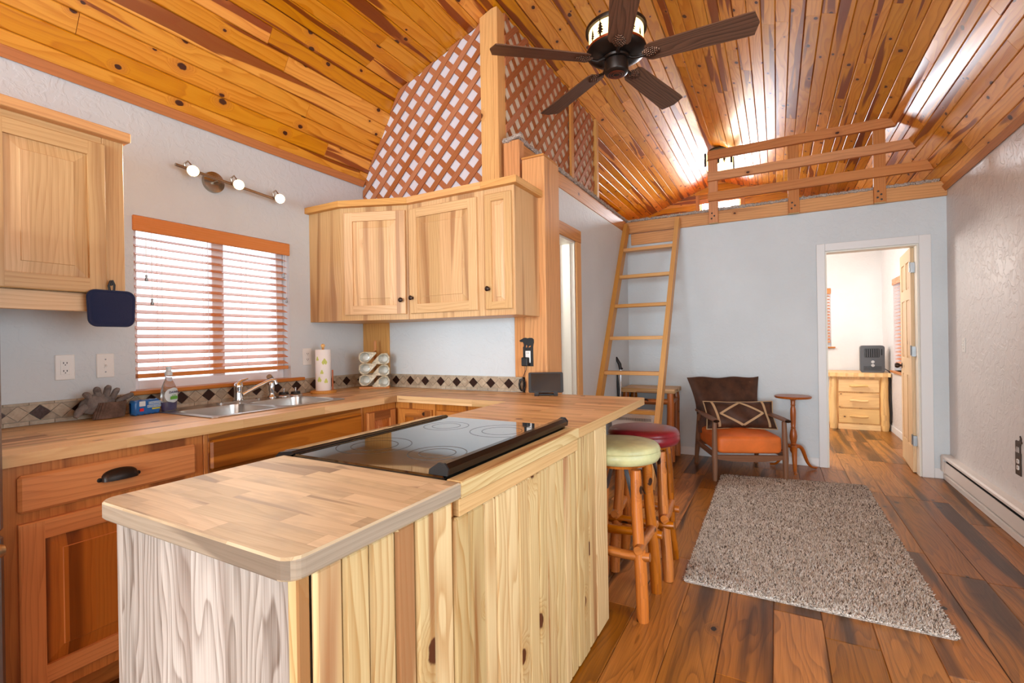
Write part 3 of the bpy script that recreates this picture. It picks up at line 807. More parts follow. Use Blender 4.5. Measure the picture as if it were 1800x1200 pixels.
# ---- back doorway with casing, door leaf
dc = struct(Bx(0.338, 0.406, YB - 0.018, YB, 0, 2.115, 'z', 0.003).build('door_1', M['white']))
Bx(1.097, 1.18, YB - 0.018, YB, 0, 2.115, 'z', 0.003).build('casing', M['white'], dc)
Bx(0.4065, 1.0965, YB - 0.018, YB, 2.044, 2.115, 'x', 0.003).build('casing', M['white'], dc)
for (a, b) in ((0.406, 0.42), (1.083, 1.097)): Bx(a, b, YB, YB + 0.13, 0, 2.044, 'z', 0.001).build('jamb', M['jamb'], dc)
Bx(0.42, 1.083, YB, YB + 0.13, 2.03, 2.044, 'x', 0.001).build('jamb', M['jamb'], dc)
def panel_door(t, wd, ht, th, F, mat):
    # slab with six recessed panels; local x = width, y = thickness, z = up
    us = [0, 0.1, 0.1 + (wd - 0.3) / 2, 0.2 + (wd - 0.3) / 2, wd - 0.1, wd]
    vs = [0, 0.22, 0.86, 1.02, 1.56, 1.66, ht - 0.11, ht]
    holes = {(1, 1), (3, 1), (1, 3), (3, 3), (1, 5), (3, 5)}
    mb = MB()
    for i in range(5):
        for j in range(7):
            a, b, c, d = us[i], us[i + 1], vs[j], vs[j + 1]
            if (i, j) in holes:
                for y, s in ((0, 1), (th, -1)):
                    mb.poly([(a, y, c), (b, y, c), (b, y + s * .009, c + 0), (a, y + s * .009, c)], 2, F)
                    mb.poly([(a, y, d), (b, y, d), (b, y + s * .009, d), (a, y + s * .009, d)], 2, F)
                    mb.poly([(a, y, c), (a, y, d), (a, y + s * .009, d), (a, y + s * .009, c)], 2, F)
                    mb.poly([(b, y, c), (b, y, d), (b, y + s * .009, d), (b, y + s * .009, c)], 2, F)
            else:
                for y in (0, th): mb.poly([(a, y, c), (b, y, c), (b, y, d), (a, y, d)], 2, F)
    for (a, b) in ((0, 0), (wd, wd)):
        mb.poly([(a, 0, 0), (a, th, 0), (a, th, ht), (a, 0, ht)], 2, F)
    for z in (0, ht): mb.poly([(0, 0, z), (wd, 0, z), (wd, th, z), (0, th, z)], 0, F)
    lf = mb.build('leaf', mat, t, weld=True, recalc=False)
    for (i, j) in holes:
        a, b, c, d = us[i], us[i + 1], vs[j], vs[j + 1]
        pn = MB(); m_ = 0.022
        for y, s in ((0.009, 1), (th - 0.009, -1)):
            o = [(a, y, c), (b, y, c), (b, y, d), (a, y, d)]; q = [(a + m_, y - s * .006, c + m_), (b - m_, y - s * .006, c + m_), (b - m_, y - s * .006, d - m_), (a + m_, y - s * .006, d - m_)]
            pn.poly(q, 2, F)
            for k in range(4): pn.poly([o[k], o[(k + 1) % 4], q[(k + 1) % 4], q[k]], 2, F)
        pn.build('panel', mat, t, weld=True)
dl = thing('door_leaf', 'six-panel pine door standing open into the bedroom', 'door', (1.083, YB + 0.11, 0))
ang = R(4.0)
e1 = Vector((math.sin(ang), math.cos(ang), 0)); e2 = Vector((e1.y, -e1.x, 0))
FD = frame((1.058, YB + 0.105, 0.008), e1, e2, (0, 0, 1))
panel_door(dl, 0.675, 2.02, 0.036, FD, M['doorpine'])
mb = MB().lathe([(0, 0.062), (0.02, 0.058), (0.027, 0.04), (0.022, 0.024), (0.011, 0.016), (0.011, 0.006), (0.028, 0.004), (0.028, 0), (0, 0)], 16, FD @ T(0.615, 0, 0.93) @ RX(90))
kb = mb.build('knob', M['bronze_k'], dl)
for z in (0.25, 1.05, 1.8):
    h_ = Bx(-0.005, 0.035, -0.003, 0.0, z, z + 0.09, b=0.0005, M=FD).build('hinge', M['galv'], dl)
    MB().tube([FD @ Vector((-0.008, -0.004, z)), FD @ Vector((-0.008, -0.004, z + 0.09))], 0.006, 8).build('hinge_pin', M['galv'], h_)
    Bx(1.055, 1.0835, YB + 0.07, YB + 0.0995, z, z + 0.09, b=0.0005).build('hinge_plate', M['galv'], h_)

# ---- hall doorway (to the bathroom)
d2 = struct(Bx(XP, XP + 0.016, 3.79, 3.895, 0, 2.07, 'z', 0.003).build('door_2', M['cedar_p']))
Bx(XP, XP + 0.017, 2.99, 3.9, 2.0705, 2.175, 'y', 0.003).build('casing', M['cedar'], d2)
Bx(XP - 0.13, XP, 3.775, 3.79, 0, 2.055, 'z', 0.001).build('jamb', M['jamb'], d2)
Bx(XP - 0.13, XP, 2.98, 3.775, 2.055, 2.07, 'y', 0.001).build('jamb', M['jamb'], d2)
Bx(XP - 0.075, XP - 0.035, 3.762, 3.774, 0, 2.054, 'z', 0.001).build('door_stop', M['jamb'], d2)
Bx(XP - 0.15, XP - 0.131, 3.76, 3.85, 0, 2.1, 'z', 0.002).build('casing', M['trimpine'], d2)
# ---- bedroom windows
for nm, ax in (('window_2', 'y'), ('window_3', 'x')):
    mb = MB()
    if ax == 'y':
        for (a, b, c, d) in ((-0.1, -0.06, 1.09, 1.94), (0.65, 0.69, 1.09, 1.94), (-0.06, 0.65, 1.09, 1.13), (-0.06, 0.65, 1.9, 1.94)): mb.box(a, b, YG + 0.08, YG + 0.12, c, d)
    else:
        for (a, b, c, d) in ((6.9, 6.94, 0.8, 1.95), (7.58, 7.62, 0.8, 1.95), (6.94, 7.58, 0.8, 0.84), (6.94, 7.58, 1.91, 1.95)): mb.box(XR + 0.08, XR + 0.12, a, b, c, d)
    wo = struct(mb.build(nm, M['vinyl']))
    if ax == 'y':
        Bx(-0.06, 0.65, YG + 0.095, YG + 0.1, 1.13, 1.9, b=0).build('pane', M['glass'], wo)
        Bx(-0.14, 0.735, YG - 0.04, YG + 0.08, 1.068, 1.09, 'x', 0.004).build('window_sill', M['trimpine'], wo)
    else:
        Bx(XR + 0.095, XR + 0.1, 6.94, 7.58, 0.84, 1.91, b=0).build('pane', M['glass'], wo)
        Bx(XR - 0.04, XR + 0.08, 6.86, 7.66, 0.775, 0.8, 'y', 0.004).build('window_sill', M['trimpine'], wo)
blind('wooden_blind', 'wooden blind in the bedroom back window, cut off by the door casing', 'y', YG, 1, -0.095, 0.685, 1.15, 1.935, 15, -18, cords=False)
blind('wooden_blind', 'wooden blind on the bedroom side window, behind the open pine door', 'x', XR, 1, 6.905, 7.615, 0.86, 1.945, 22, -20, cords=False)
# gable window
mb = MB()
for (a, b, c, d) in ((hx0, hx0 + .03, hz0, hz1), (hx1 - .03, hx1, hz0, hz1), (hx0 + .03, hx1 - .03, hz0, hz0 + .03), (hx0 + .03, hx1 - .03, hz1 - .03, hz1)): mb.box(a, b, YG + 0.07, YG + 0.1, c, d)
w5 = struct(mb.build('window_5', M['vinyl']))
Bx(hx0 + .03, hx1 - .03, YG + .083, YG + .087, hz0 + .03, hz1 - .03, b=0).build('pane', M['glass'], w5)
for (a, b, c, d, g_) in ((hx0 - .06, hx0, hz0 - .06, hz1 + .06, 'z'), (hx1, hx1 + .06, hz0 - .06, hz1 + .06, 'z'), (hx0, hx1, hz1, hz1 + .06, 'x'), (hx0, hx1, hz0 - .06, hz0, 'x')):
    Bx(a, b, YG - .022, YG - .012, c, d, g_).build('casing', M['cedar'], w5)
blind('wooden_blind', 'small wooden blind in the gable window up in the loft', 'y', YG, 1, hx0 + .004, hx1 - .004, hz0 + .01, hz1 - .005, 10, -6, cords=False)
# ---- baseboards
struct(Bx(XP, 0.337, YB - 0.012, YB, 0, 0.085, 'x', 0.003).build('baseboard_back', M['white']))
struct(Bx(1.181, XR - 0.001, YB - 0.012, YB, 0, 0.085, 'x', 0.003).build('baseboard_back', M['white']))
struct(Bx(XR - 0.012, XR, YB + 0.14, YG - 0.001, 0, 0.085, 'y', 0.003).build('baseboard_bedroom', M['white']))
struct(Bx(XP, XR - 0.013, YG - 0.012, YG, 0, 0.085, 'x', 0.003).build('baseboard_bedroom', M['white']))
struct(Bx(XP, XP + 0.012, 3.9, YB - 0.013, 0, 0.085, 'y', 0.003).build('baseboard_hall', M['white']))

# ------------------------------------------------------------------ kitchen cabinets
def rp_door(t, wd, ht, F, fm, pm, knob=None, th=0.02, sw=0.055, label=None, name='door'):
    mb = MB()
    o = [(0, 0), (wd, 0), (wd, ht), (0, ht)]; i_ = [(sw, sw), (wd - sw, sw), (wd - sw, ht - sw), (sw, ht - sw)]
    e = 0.004
    of = [(e, e), (wd - e, e), (wd - e, ht - e), (e, ht - e)]
    P3 = lambda p, y: (p[0], y, p[1])
    # front: two full-height stiles and two rails
    x0, x1, z0, z1 = sw, wd - sw, sw, ht - sw
    mb.poly([P3(p, 0) for p in ((e, e), (x0, e), (x0, z0), (x0, z1), (x0, ht - e), (e, ht - e))], 2, F)
    mb.poly([P3(p, 0) for p in ((x1, e), (wd - e, e), (wd - e, ht - e), (x1, ht - e), (x1, z1), (x1, z0))], 2, F)
    mb.poly([P3(p, 0) for p in ((x0, e), (x1, e), (x1, z0), (x0, z0))], 0, F)
    mb.poly([P3(p, 0) for p in ((x0, z1), (x1, z1), (x1, ht - e), (x0, ht - e))], 0, F)
    for k in range(4):
        g = 0 if k % 2 == 0 else 2
        k2 = (k + 1) % 4
        mb.poly([P3(of[k], 0), P3(of[k2], 0), P3(o[k2], e), P3(o[k], e)], g, F)
        mb.poly([P3(o[k], e), P3(o[k2], e), P3(o[k2], th), P3(o[k], th)], g, F)
        mb.poly([P3(i_[k], 0), P3(i_[k2], 0), P3(i_[k2], 0.012), P3(i_[k], 0.012)], g, F)
    mb.poly([P3(p, th) for p in o], 2, F)
    d = mb.build(name, fm, t, weld=True)
    pn = MB(); a = sw; b = min(0.045, (wd - 2 * sw) * 0.28)
    q0 = i_; q1 = [(a + .004, a + .004), (wd - a - .004, a + .004), (wd - a - .004, ht - a - .004), (a + .004, ht - a - .004)]
    q2 = [(a + b, a + b), (wd - a - b, a + b), (wd - a - b, ht - a - b), (a + b, ht - a - b)]
    q3 = [(p[0] + (0.002 if p[0] < wd / 2 else -0.002), p[1] + (0.002 if p[1] < ht / 2 else -0.002)) for p in q2]
    for k in range(4):
        k2 = (k + 1) % 4
        pn.poly([P3(q0[k], .012), P3(q0[k2], .012), P3(q1[k2], .011), P3(q1[k], .011)], 2, F)
        pn.poly([P3(q1[k], .011), P3(q1[k2], .011), P3(q2[k2], .005), P3(q2[k], .005)], 2, F)
        pn.poly([P3(q2[k], .005), P3(q2[k2], .005), P3(q3[k2], .002), P3(q3[k], .002)], 2, F)
    pn.poly([P3(p, .002) for p in q3], 2, F)
    pn.build('raised_panel', pm, d, weld=True)
    if knob:
        mb = MB().lathe([(0, 0.03), (0.010, 0.029), (0.0155, 0.024), (0.014, 0.018), (0.006, 0.013), (0.006, 0.004), (0.009, 0.0), (0, 0)], 16, F @ T(knob[0], 0, knob[1]) @ RX(90))
        mb.build('knob', M['bronze_k'], d)
    return d
def slab_front(t, wd, ht, F, mat, th=0.02, b=0.009, name='drawer_front', g='x'):
    return MB().box(0, wd, 0, th, 0, ht, g, b, F).build(name, mat, t)
def cup_pull(d, F):
    # half dome bin pull, wide lip open below
    mb = MB(); n, m = 14, 6
    W, H, D = 0.055, 0.032, 0.026
    H = .042; D = .03
    def fn(u, v):
        t = math.pi * u; sn = max(0.0, math.sin(t)) ** .5; q = math.pi / 2 * v
        zt = -H * .45 + H * .95 * sn
        return F @ Vector((-W * math.cos(t), -D * sn * math.sin(q) - .001, -H * .45 + (zt + H * .45) * math.cos(q)))
    mb.grid(fn, n, m)
    for sx in (-1, 1):
        mb.lathe([(0, 0.004), (0.006, 0.003), (0.008, 0), (0, 0)], 10, F @ T(sx * (W + 0.004), 0, -0.012) @ RX(90))
    mb.box(-W - .006, W + .006, -0.003, 0, -0.019, -0.006, b=0.001, M=F)
    mb.build('handle', M['bronze'], d, recalc=False)
def FY(x, y, z): return frame((x, y, z), (0, 1, 0), (-1, 0, 0), (0, 0, 1))   # front faces +X
def FX(x, y, z): return frame((x, y, z), (1, 0, 0), (0, 1, 0), (0, 0, 1))     # front faces -Y
def crown(t, poly, z0=2.142, z1=2.182):
    MB().prism(poly, 'z', z0, z1, 'x').build('crown_board', M['cedar_p'], t)

UB, UT = 1.397, 2.142
# upper cabinet on the window wall
c = thing('wall_cabinet', 'light hickory wall cabinet left of the window, navy pot holder hung on it', 'cabinet', (XL + .16, 0.8, UB))
Bx(XL + .001, -2.537, 0.56, 1.033, UB + .02, UT, 'z').build('body', M['hick_f'], c)
for (a, b, z0, z1, g_) in ((0.56, 0.603, UB, UT, 'z'), (0.96, 1.036, UB, UT, 'z')): Bx(-2.537, -2.517, a, b, z0, z1, g_).build('frame_stile', M['hick_f'], c)
for (z0, z1) in ((UB, UB + .075), (UT - .03, UT)): Bx(-2.537, -2.5175, 0.6035, 0.9595, z0, z1, 'y').build('frame_rail', M['hick_f'], c)
rp_door(c, 0.372, 0.635, FY(-2.497, 0.592, UB + .078), M['hick_f'], M['hick'], None, sw=0.06)
Bx(XL + .001, -2.477, 0.55, 1.05, UT, 2.182, 'y', 0.003).build('crown_board', M['cedar_p'], c)
c = thing('wall_cabinet', 'hickory wall cabinet at the far left edge, over the refrigerator', 'cabinet', (XL + .16, 0.2, 1.72))
Bx(XL + .001, -2.517, -0.35, 0.557, 1.75, UT, 'y').build('body', M['hick_f'], c)
rp_door(c, 0.42, 0.36, FY(-2.497, 0.11, 1.765), M['hick_f'], M['hick'], (0.03, 0.05))
rp_door(c, 0.42, 0.36, FY(-2.497, -0.33, 1.765), M['hick_f'], M['hick'], (0.39, 0.05))
Bx(XL + .001, -2.477, -0.36, 0.549, UT, 2.182, 'y', 0.003).build('crown_board', M['cedar_p'], c)
# corner unit with a diagonal door
A_, B_, C_ = (XL + .001, 2.25), (-2.527, 2.25), (-2.096, 2.42)
c = thing('corner_cabinet', 'hickory corner wall cabinet with an angled door, paper towels below', 'cabinet', (-2.6, 2.5, UB))
MB().prism([A_, B_, C_, (-2.096, YK - .001), (XL + .001, YK - .001)], 'z', UB, UT, 'z').build('body', M['hick_f'], c)
dx, dy = C_[0] - B_[0], C_[1] - B_[1]; dl_ = math.hypot(dx, dy); ex = (dx / dl_, dy / dl_, 0); ey = (-ex[1], ex[0], 0)
Fd = frame((B_[0] + ex[0] * .03 - ey[0] * .02, B_[1] + ex[1] * .03 - ey[1] * .02, UB + .035), ex, ey, (0, 0, 1))
rp_door(c, dl_ - .045, 0.675, Fd, M['hick_f'], M['hick'], (dl_ - .045 - .028, 0.09), sw=0.06)
crown(c, [(XL + .001, 2.215), (-2.51, 2.215), (-2.077, 2.386), (-2.077, YK - .001), (XL + .001, YK - .001)])
# wide and narrow units
c = thing('wall_cabinet', 'hickory wall cabinet with one wide door, between corner and narrow cabinets', 'cabinet', (-1.8, 2.6, UB))
Bx(-2.094, -1.513, 2.42, YK - .001, UB, UT, 'z').build('body', M['hick_f'], c)
rp_door(c, 0.515, 0.675, FX(-2.07, 2.40, UB + .035), M['hick_f'], M['hick'], (0.022, 0.1), sw=0.06)
crown(c, [(-2.076, 2.386), (-1.513, 2.386), (-1.513, YK - .001), (-2.076, YK - .001)])
c = thing('wall_cabinet', 'narrow hickory wall cabinet with its plain side turned to the cedar post', 'cabinet', (-1.41, 2.6, UB))
Bx(-1.512, -1.306, 2.42, YK - .013, UB, UT, 'z').build('body', M['hick_f'], c)
rp_door(c, 0.178, 0.675, FX(-1.498, 2.40, UB + .035), M['hick_f'], M['hick'], (0.026, 0.12), sw=0.045)
crown(c, [(-1.512, 2.386), (-1.275, 2.386), (-1.275, YK - .013), (-1.512, YK - .013)])

# lower cabinets
LT = ZC - 0.040
fx = -2.128
c = thing('base_cabinet', 'amber hickory base cabinet with cup-pull drawer over a raised-panel door', 'cabinet', (-2.4, 0.85, 0))
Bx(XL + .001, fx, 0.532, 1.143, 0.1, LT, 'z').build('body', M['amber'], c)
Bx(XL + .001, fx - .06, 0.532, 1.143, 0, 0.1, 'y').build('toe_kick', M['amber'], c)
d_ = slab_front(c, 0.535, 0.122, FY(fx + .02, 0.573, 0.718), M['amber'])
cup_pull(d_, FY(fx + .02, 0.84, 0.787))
rp_door(c, 0.535, 0.54, FY(fx + .02, 0.573, 0.145), M['amber'], M['shaded_p'], (0.5, 0.48), sw=0.062)
c = thing('base_cabinet', 'amber hickory sink cabinet with a long false drawer front', 'cabinet', (-2.4, 1.6, 0))
SB = MB()
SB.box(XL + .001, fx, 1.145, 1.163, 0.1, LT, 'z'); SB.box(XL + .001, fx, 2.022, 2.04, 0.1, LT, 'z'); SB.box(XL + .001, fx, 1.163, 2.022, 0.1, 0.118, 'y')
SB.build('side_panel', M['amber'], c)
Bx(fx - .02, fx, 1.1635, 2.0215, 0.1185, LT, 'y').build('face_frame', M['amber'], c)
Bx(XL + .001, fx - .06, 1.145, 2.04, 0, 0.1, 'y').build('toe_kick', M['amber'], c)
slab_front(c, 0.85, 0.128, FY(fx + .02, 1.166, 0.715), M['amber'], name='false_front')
for i in range(2): rp_door(c, 0.415, 0.54, FY(fx + .02, 1.166 + i * .435, 0.145), M['amber'], M['shaded_p'], (0.385 if i == 0 else 0.03, 0.48), sw=0.062)
c = thing('corner_base_cabinet', 'amber hickory corner base cabinet with two doors meeting at right angles', 'cabinet', (-2.4, 2.5, 0))
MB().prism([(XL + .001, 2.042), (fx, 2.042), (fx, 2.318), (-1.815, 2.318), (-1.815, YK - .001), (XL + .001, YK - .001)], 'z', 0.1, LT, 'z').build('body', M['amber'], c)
rp_door(c, 0.235, 0.69, FY(fx + .02, 2.06, 0.145), M['amber'], M['shaded_p'], None, sw=0.05)
rp_door(c, 0.255, 0.69, FX(-2.088, 2.298, 0.145), M['amber'], M['shaded_p'], None, sw=0.05)
c = thing('base_cabinet', 'amber hickory base cabinet beside the corner, below the back worktop', 'cabinet', (-1.65, 2.5, 0))
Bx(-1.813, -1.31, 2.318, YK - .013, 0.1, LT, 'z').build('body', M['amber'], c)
for i in range(2): rp_door(c, 0.235, 0.69, FX(-1.795 + i * .245, 2.298, 0.145), M['amber'], M['shaded_p'], (0.2 if i == 0 else .03, 0.62), sw=0.05)

# worktops
ws = wall_grid('worktop', 'z', ZC - .038, ZC, XL + .001, -2.0945, 0.532, YK - .001, [(-2.77, -2.27, 1.27, 2.01)], M['block'])
del ws['kind']
uv = ws.data.uv_layers[0].data
for p in ws.data.polygons:
    for li in p.loop_indices:
        co = ws.data.vertices[ws.data.loops[li].vertex_index].co
        uv[li].uv = (co.y + 3.1, (co.x if abs(p.normal.z) > .5 else co.z * 0.3 + co.x))
tag(ws, 'butcher block worktop with the sink, along the window wall', 'worktop')
wp = MB().prism(round_poly([(-2.093, 2.289), (-1.305, 2.289), (-1.305, 1.704), (-0.658, 1.704), (-0.658, YK - .015), (-2.093, YK - .015)], [0, 0, 0, 0, .012, 0]), 'z', ZC - .038, ZC, 'x').build('worktop', M['block'])
tag(wp, 'butcher block worktop of the peninsula, tablet standing on it', 'worktop')
# island
isl = thing('kitchen_island', 'kitchen island clad in pale knotty pine boards with whitewashed end panel', 'island', (-0.98, 1.3, 0))
Bx(-1.27, -0.70, 0.53, 0.925, 0, ZC - .040, 'z').build('near_body', M['ash'], isl)
Bx(-1.0, -0.70, 1.71, 2.055, 0, ZC - .040, 'z').build('far_body', M['pine'], isl)
Bx(-0.695, -0.685, 0.926, 1.709, 0, ZC - .042, 'z').build('back_sheet', M['cedar'], isl)
Bx(-1.262, -0.705, 0.508, 0.529, 0, ZC - .041, 'z').build('end_panel', M['ash'], isl)
Bx(-1.29, -1.263, 0.506, 0.925, 0, ZC - .041, 'z', 0.004).build('corner_strip', M['ash'], isl)
Bx(-0.7045, -0.679, 0.505, 0.5295, 0, ZC - .041, 'z', 0.003).build('corner_strip', M['pine'], isl)
y = 0.5295; i = 0
edges = [.5295, .591, .655, .724, .783, .846, .915, .98, 1.052, 1.109, 1.17, 1.237, 1.302, 1.371, 1.435, 1.506, 1.58, 1.635, 1.70, 1.763, 1.827, 1.912, 2.069]
for a, b in zip(edges[:-1], edges[1:]):
    top = ZC - .041 if (b < 0.94 or a > 1.69) else ZC - .085
    pr_ = rnd.uniform(0, .004)
    Bx(-0.684, -0.670 + pr_, a + .0016, b - .0016, 0.0 + rnd.uniform(0.002, .008), top, 'z', 0.006).build('board', M['pine'], isl)
Bx(-0.999, -0.686, 2.056, 2.069, 0, ZC - .041, 'z').build('far_end_panel', M['pine'], isl)
Bx(-0.684, -0.664, 0.933, 1.702, ZC - .084, ZC - .041, 'y', 0.002).build('trim_board', M['hick_f'], isl)
Bx(-0.703, -0.657, 0.9335, 1.703, ZC - .040, ZC + .001, 'y', 0.003).build('edge_strip', M['pine'], isl)
nb = MB()
pp = round_poly([(-1.302, 0.475), (-0.657, 0.475), (-0.657, 0.932), (-1.302, 0.932)], [.035, .03, .003, .003], 6)
nb.prism(pp, 'z', ZC - .034, ZC - 0.003, 'x')
pi_ = [(p[0] + (0.003 if p[0] < -1 else -0.003), p[1] + (0.003 if p[1] < .7 else -0.003)) for p in pp]
n_ = len(pp)
# softened top and bottom arris
mb = MB()
for (za, zb, pa, pb) in ((ZC - .038, ZC - .034, pi_, pp), (ZC - .034, ZC - .004, pp, pp), (ZC - .004, ZC, pp, pi_)):
    for i in range(n_):
        j = (i + 1) % n_
        q = [(pa[i][0], pa[i][1], za), (pa[j][0], pa[j][1], za), (pb[j][0], pb[j][1], zb), (pb[i][0], pb[i][1], zb)]
        mb.poly(q, 0 if abs(pa[i][1] - pa[j][1]) < abs(pa[i][0] - pa[j][0]) else 1, None)
mb.poly([(p[0], p[1], ZC) for p in pi_], 0); mb.poly([(p[0], p[1], ZC - .038) for p in pi_], 0)
slab = mb.build('worktop', M['block_w'], weld=True)
slab.data.materials.append(M['edge_w_shade'])
for p in slab.data.polygons:
    if abs(p.normal.z) < .6: p.material_index = 1
tag(slab, 'worn greyish butcher block slab on the near end of the island', 'worktop')

# range with black glass cooktop
rg = thing('cooking_range', 'black glass-topped electric range set into the island', 'range', (-1.02, 1.31, 0))
Bx(-1.30, -0.712, 0.938, 1.698, 0.03, 0.905, b=0.004).build('body', M['black'], rg)
ct = Bx(-1.268, -0.712, 0.9345, 1.701, 0.9055, 0.920, b=0.004).build('glass_top', M['ceran'], rg)
for (x, y, r_) in ((-1.13, 1.13, 0.115), (-1.13, 1.51, 0.085), (-0.88, 1.13, 0.085), (-0.88, 1.51, 0.115)):
    mb = MB()
    for rr in (r_, r_ * 0.62):
        mb.lathe([(rr, 0.9202), (rr + .0035, 0.9203), (rr + .0035, .9201), (rr, .9201)], 48, T(x, y, 0))
    mb.build('burner_mark', M['ringmark'], ct)
bg = MB().prism([(-0.757, .9205), (-0.704, .9205), (-0.702, .937), (-0.712, .948), (-0.728, .948), (-0.755, .930)], 'y', 0.945, 1.70, 'y')
bgo = bg.build('back_guard', M['gloss'], rg)
for (a, b) in ((0.939, 0.9445), (1.7005, 1.7025)):
    MB().prism([(-0.760, .9205), (-0.703, .9205), (-0.700, .938), (-0.711, .951), (-0.729, .951), (-0.758, .932)], 'y', a, b, 'y').build('end_cap', M['rubber'], bgo)
ft = MB().prism([(-1.35, .885), (-1.346, .906), (-1.33, .919), (-1.272, .928), (-1.262, .922), (-1.262, .9203), (-1.30, .9055), (-1.302, .885)], 'y', 0.925 + .009, 1.70, 'y').build('front_rail', M['black'], rg)
MB().prism([(-1.34, .9185), (-1.334, .921), (-1.276, .9295), (-1.27, .9285)], 'y', 0.96, 1.67, 'y').build('chrome_trim', M['chrome'], ft)
dr = Bx(-1.335, -1.3005, 0.945, 1.692, 0.25, 0.86, b=0.01).build('oven_door', M['ceran'], rg)
mb = MB().tube([(-1.375, 0.98, .80), (-1.375, 1.66, .80)], 0.012, 12)
for y in (1.0, 1.64): mb.tube([(-1.335, y, .80), (-1.375, y, .80)], 0.009, 8)
mb.build('handle', M['black'], dr)
for i in range(4):
    MB().lathe([(0, .022), (.016, .02), (.02, .004), (.022, 0), (0, 0)], 16, T(-1.301, 1.06 + i * .165, .88 - .01) @ RY(-90)).build('knob', M['rubber'], rg)

# sink
def flat_holes(name, outer, holes, z0, z1, mat, parent):
    cu = bpy.data.curves.new(name, 'CURVE'); cu.dimensions = '2D'; cu.fill_mode = 'BOTH'; cu.extrude = (z1 - z0) / 2
    for pl in [outer] + holes:
        s = cu.splines.new('POLY'); s.points.add(len(pl) - 1)
        for p, q in zip(s.points, pl): p.co = (q[0], q[1], 0, 1)
        s.use_cyclic_u = True
    t = bpy.data.objects.new('t', cu); C.objects.link(t)
    me = bpy.data.meshes.new_from_object(t.evaluated_get(bpy.context.evaluated_depsgraph_get()))
    bpy.data.objects.remove(t); bpy.data.curves.remove(cu)
    me.transform(T(0, 0, (z0 + z1) / 2)); me.name = name
    bm = bmesh.new(); bm.from_mesh(me); bmesh.ops.remove_doubles(bm, verts=bm.verts, dist=1e-5); bmesh.ops.recalc_face_normals(bm, faces=bm.faces); bm.to_mesh(me); bm.free()
    me.materials.clear(); me.materials.append(mat)
    o = bpy.data.objects.new(name, me); C.objects.link(o); put(o, parent)
    return o
sk = thing('kitchen_sink', 'stainless steel double bowl drop-in sink under the window', 'sink', (-2.52, 1.64, ZC))
bowls = [(-2.655, -2.285, 1.285, 1.622), (-2.655, -2.285, 1.66, 1.998)]
rects = [round_poly([(a, c_), (b, c_), (b, d), (a, d)], .06, 6) for (a, b, c_, d) in bowls]
flat_holes('rim', round_poly([(-2.795, 1.25), (-2.25, 1.25), (-2.25, 2.03), (-2.795, 2.03)], .03, 5), rects, ZC + .0005, ZC + .005, M['steel'], sk)
for (a, b, c_, d), top in zip(bowls, rects):
    mb = MB(); cx, cy = (a + b) / 2, (c_ + d) / 2
    levels = [(1.0, ZC + .003), (0.985, ZC - .02), (0.95, ZC - .12), (0.90, ZC - .155), (0.8, ZC - .168), (0.16, ZC - .172)]
    rings = [[mb.vert((cx + (p[0] - cx) * s_, cy + (p[1] - cy) * s_, z)) for p in top] for s_, z in levels]
    n_ = len(top)
    for i in range(len(levels) - 1):
        for k in range(n_):
            k2 = (k + 1) % n_
            mb.face([rings[i][k], rings[i][k2], rings[i + 1][k2], rings[i + 1][k]], [(0, 0)] * 4, True)
    mb.face(rings[-1], [(0, 0)] * n_)
    bo = mb.build('bowl', M['steel'], sk, recalc=False)
    MB().lathe([(0.0, .002), (.02, .001), (.036, .004), (.042, .001), (.042, 0), (0, 0)], 20, T(cx, cy, ZC - .1718)).build('drain', M['chrome'], bo)
fc = thing('kitchen_faucet', 'chrome single-lever faucet with a long swivelling spout', 'faucet', (-2.735, 1.67, ZC))
zf = ZC + .0055
MB().prism(round_poly([(-2.762, 1.545), (-2.712, 1.545), (-2.712, 1.80), (-2.762, 1.80)], .024, 5), 'z', zf, zf + .008).build('base_plate', M['chrome'], fc)
MB().lathe([(0, 0), (.026, 0), (.027, .006), (.023, .02), (.022, .06), (.024, .075), (.024, .09), (.018, .1), (0, .103)], 20, T(-2.738, 1.672, zf + .008)).build('body', M['chrome'], fc)
lv = MB().tube([(-2.738, 1.672, zf + .105), (-2.728, 1.69, zf + .122), (-2.712, 1.715, zf + .132)], [.018, .014, .007], 12, flat=.6); lv.build('lever', M['chrome'], fc)
MB().tube([(-2.722, 1.69, zf + .04), (-2.69, 1.745, zf + .075), (-2.655, 1.80, zf + .108), (-2.644, 1.82, zf + .116), (-2.636, 1.832, zf + .113), (-2.633, 1.837, zf + .09)], [.011, .0105, .0105, .0105, .011, .012], 12).build('spout', M['chrome'], fc)
ss = thing('sink_sprayer', 'chrome side sprayer with grey head behind the faucet spout', 'sprayer', (-2.75, 1.89, ZC))
MB().lathe([(0, 0), (.026, 0), (.026, .004), (.016, .014), (.014, .03), (.0165, .04), (.0165, .095), (.014, .1), (0, .1)], 18, T(-2.745, 1.885, zf)).build('body', M['chrome'], ss)
MB().tube([(-2.745, 1.885, zf + .1), (-2.742, 1.878, zf + .118), (-2.728, 1.858, zf + .132)], [.014, .017, .016], 12).build('head', M['galv'], ss)
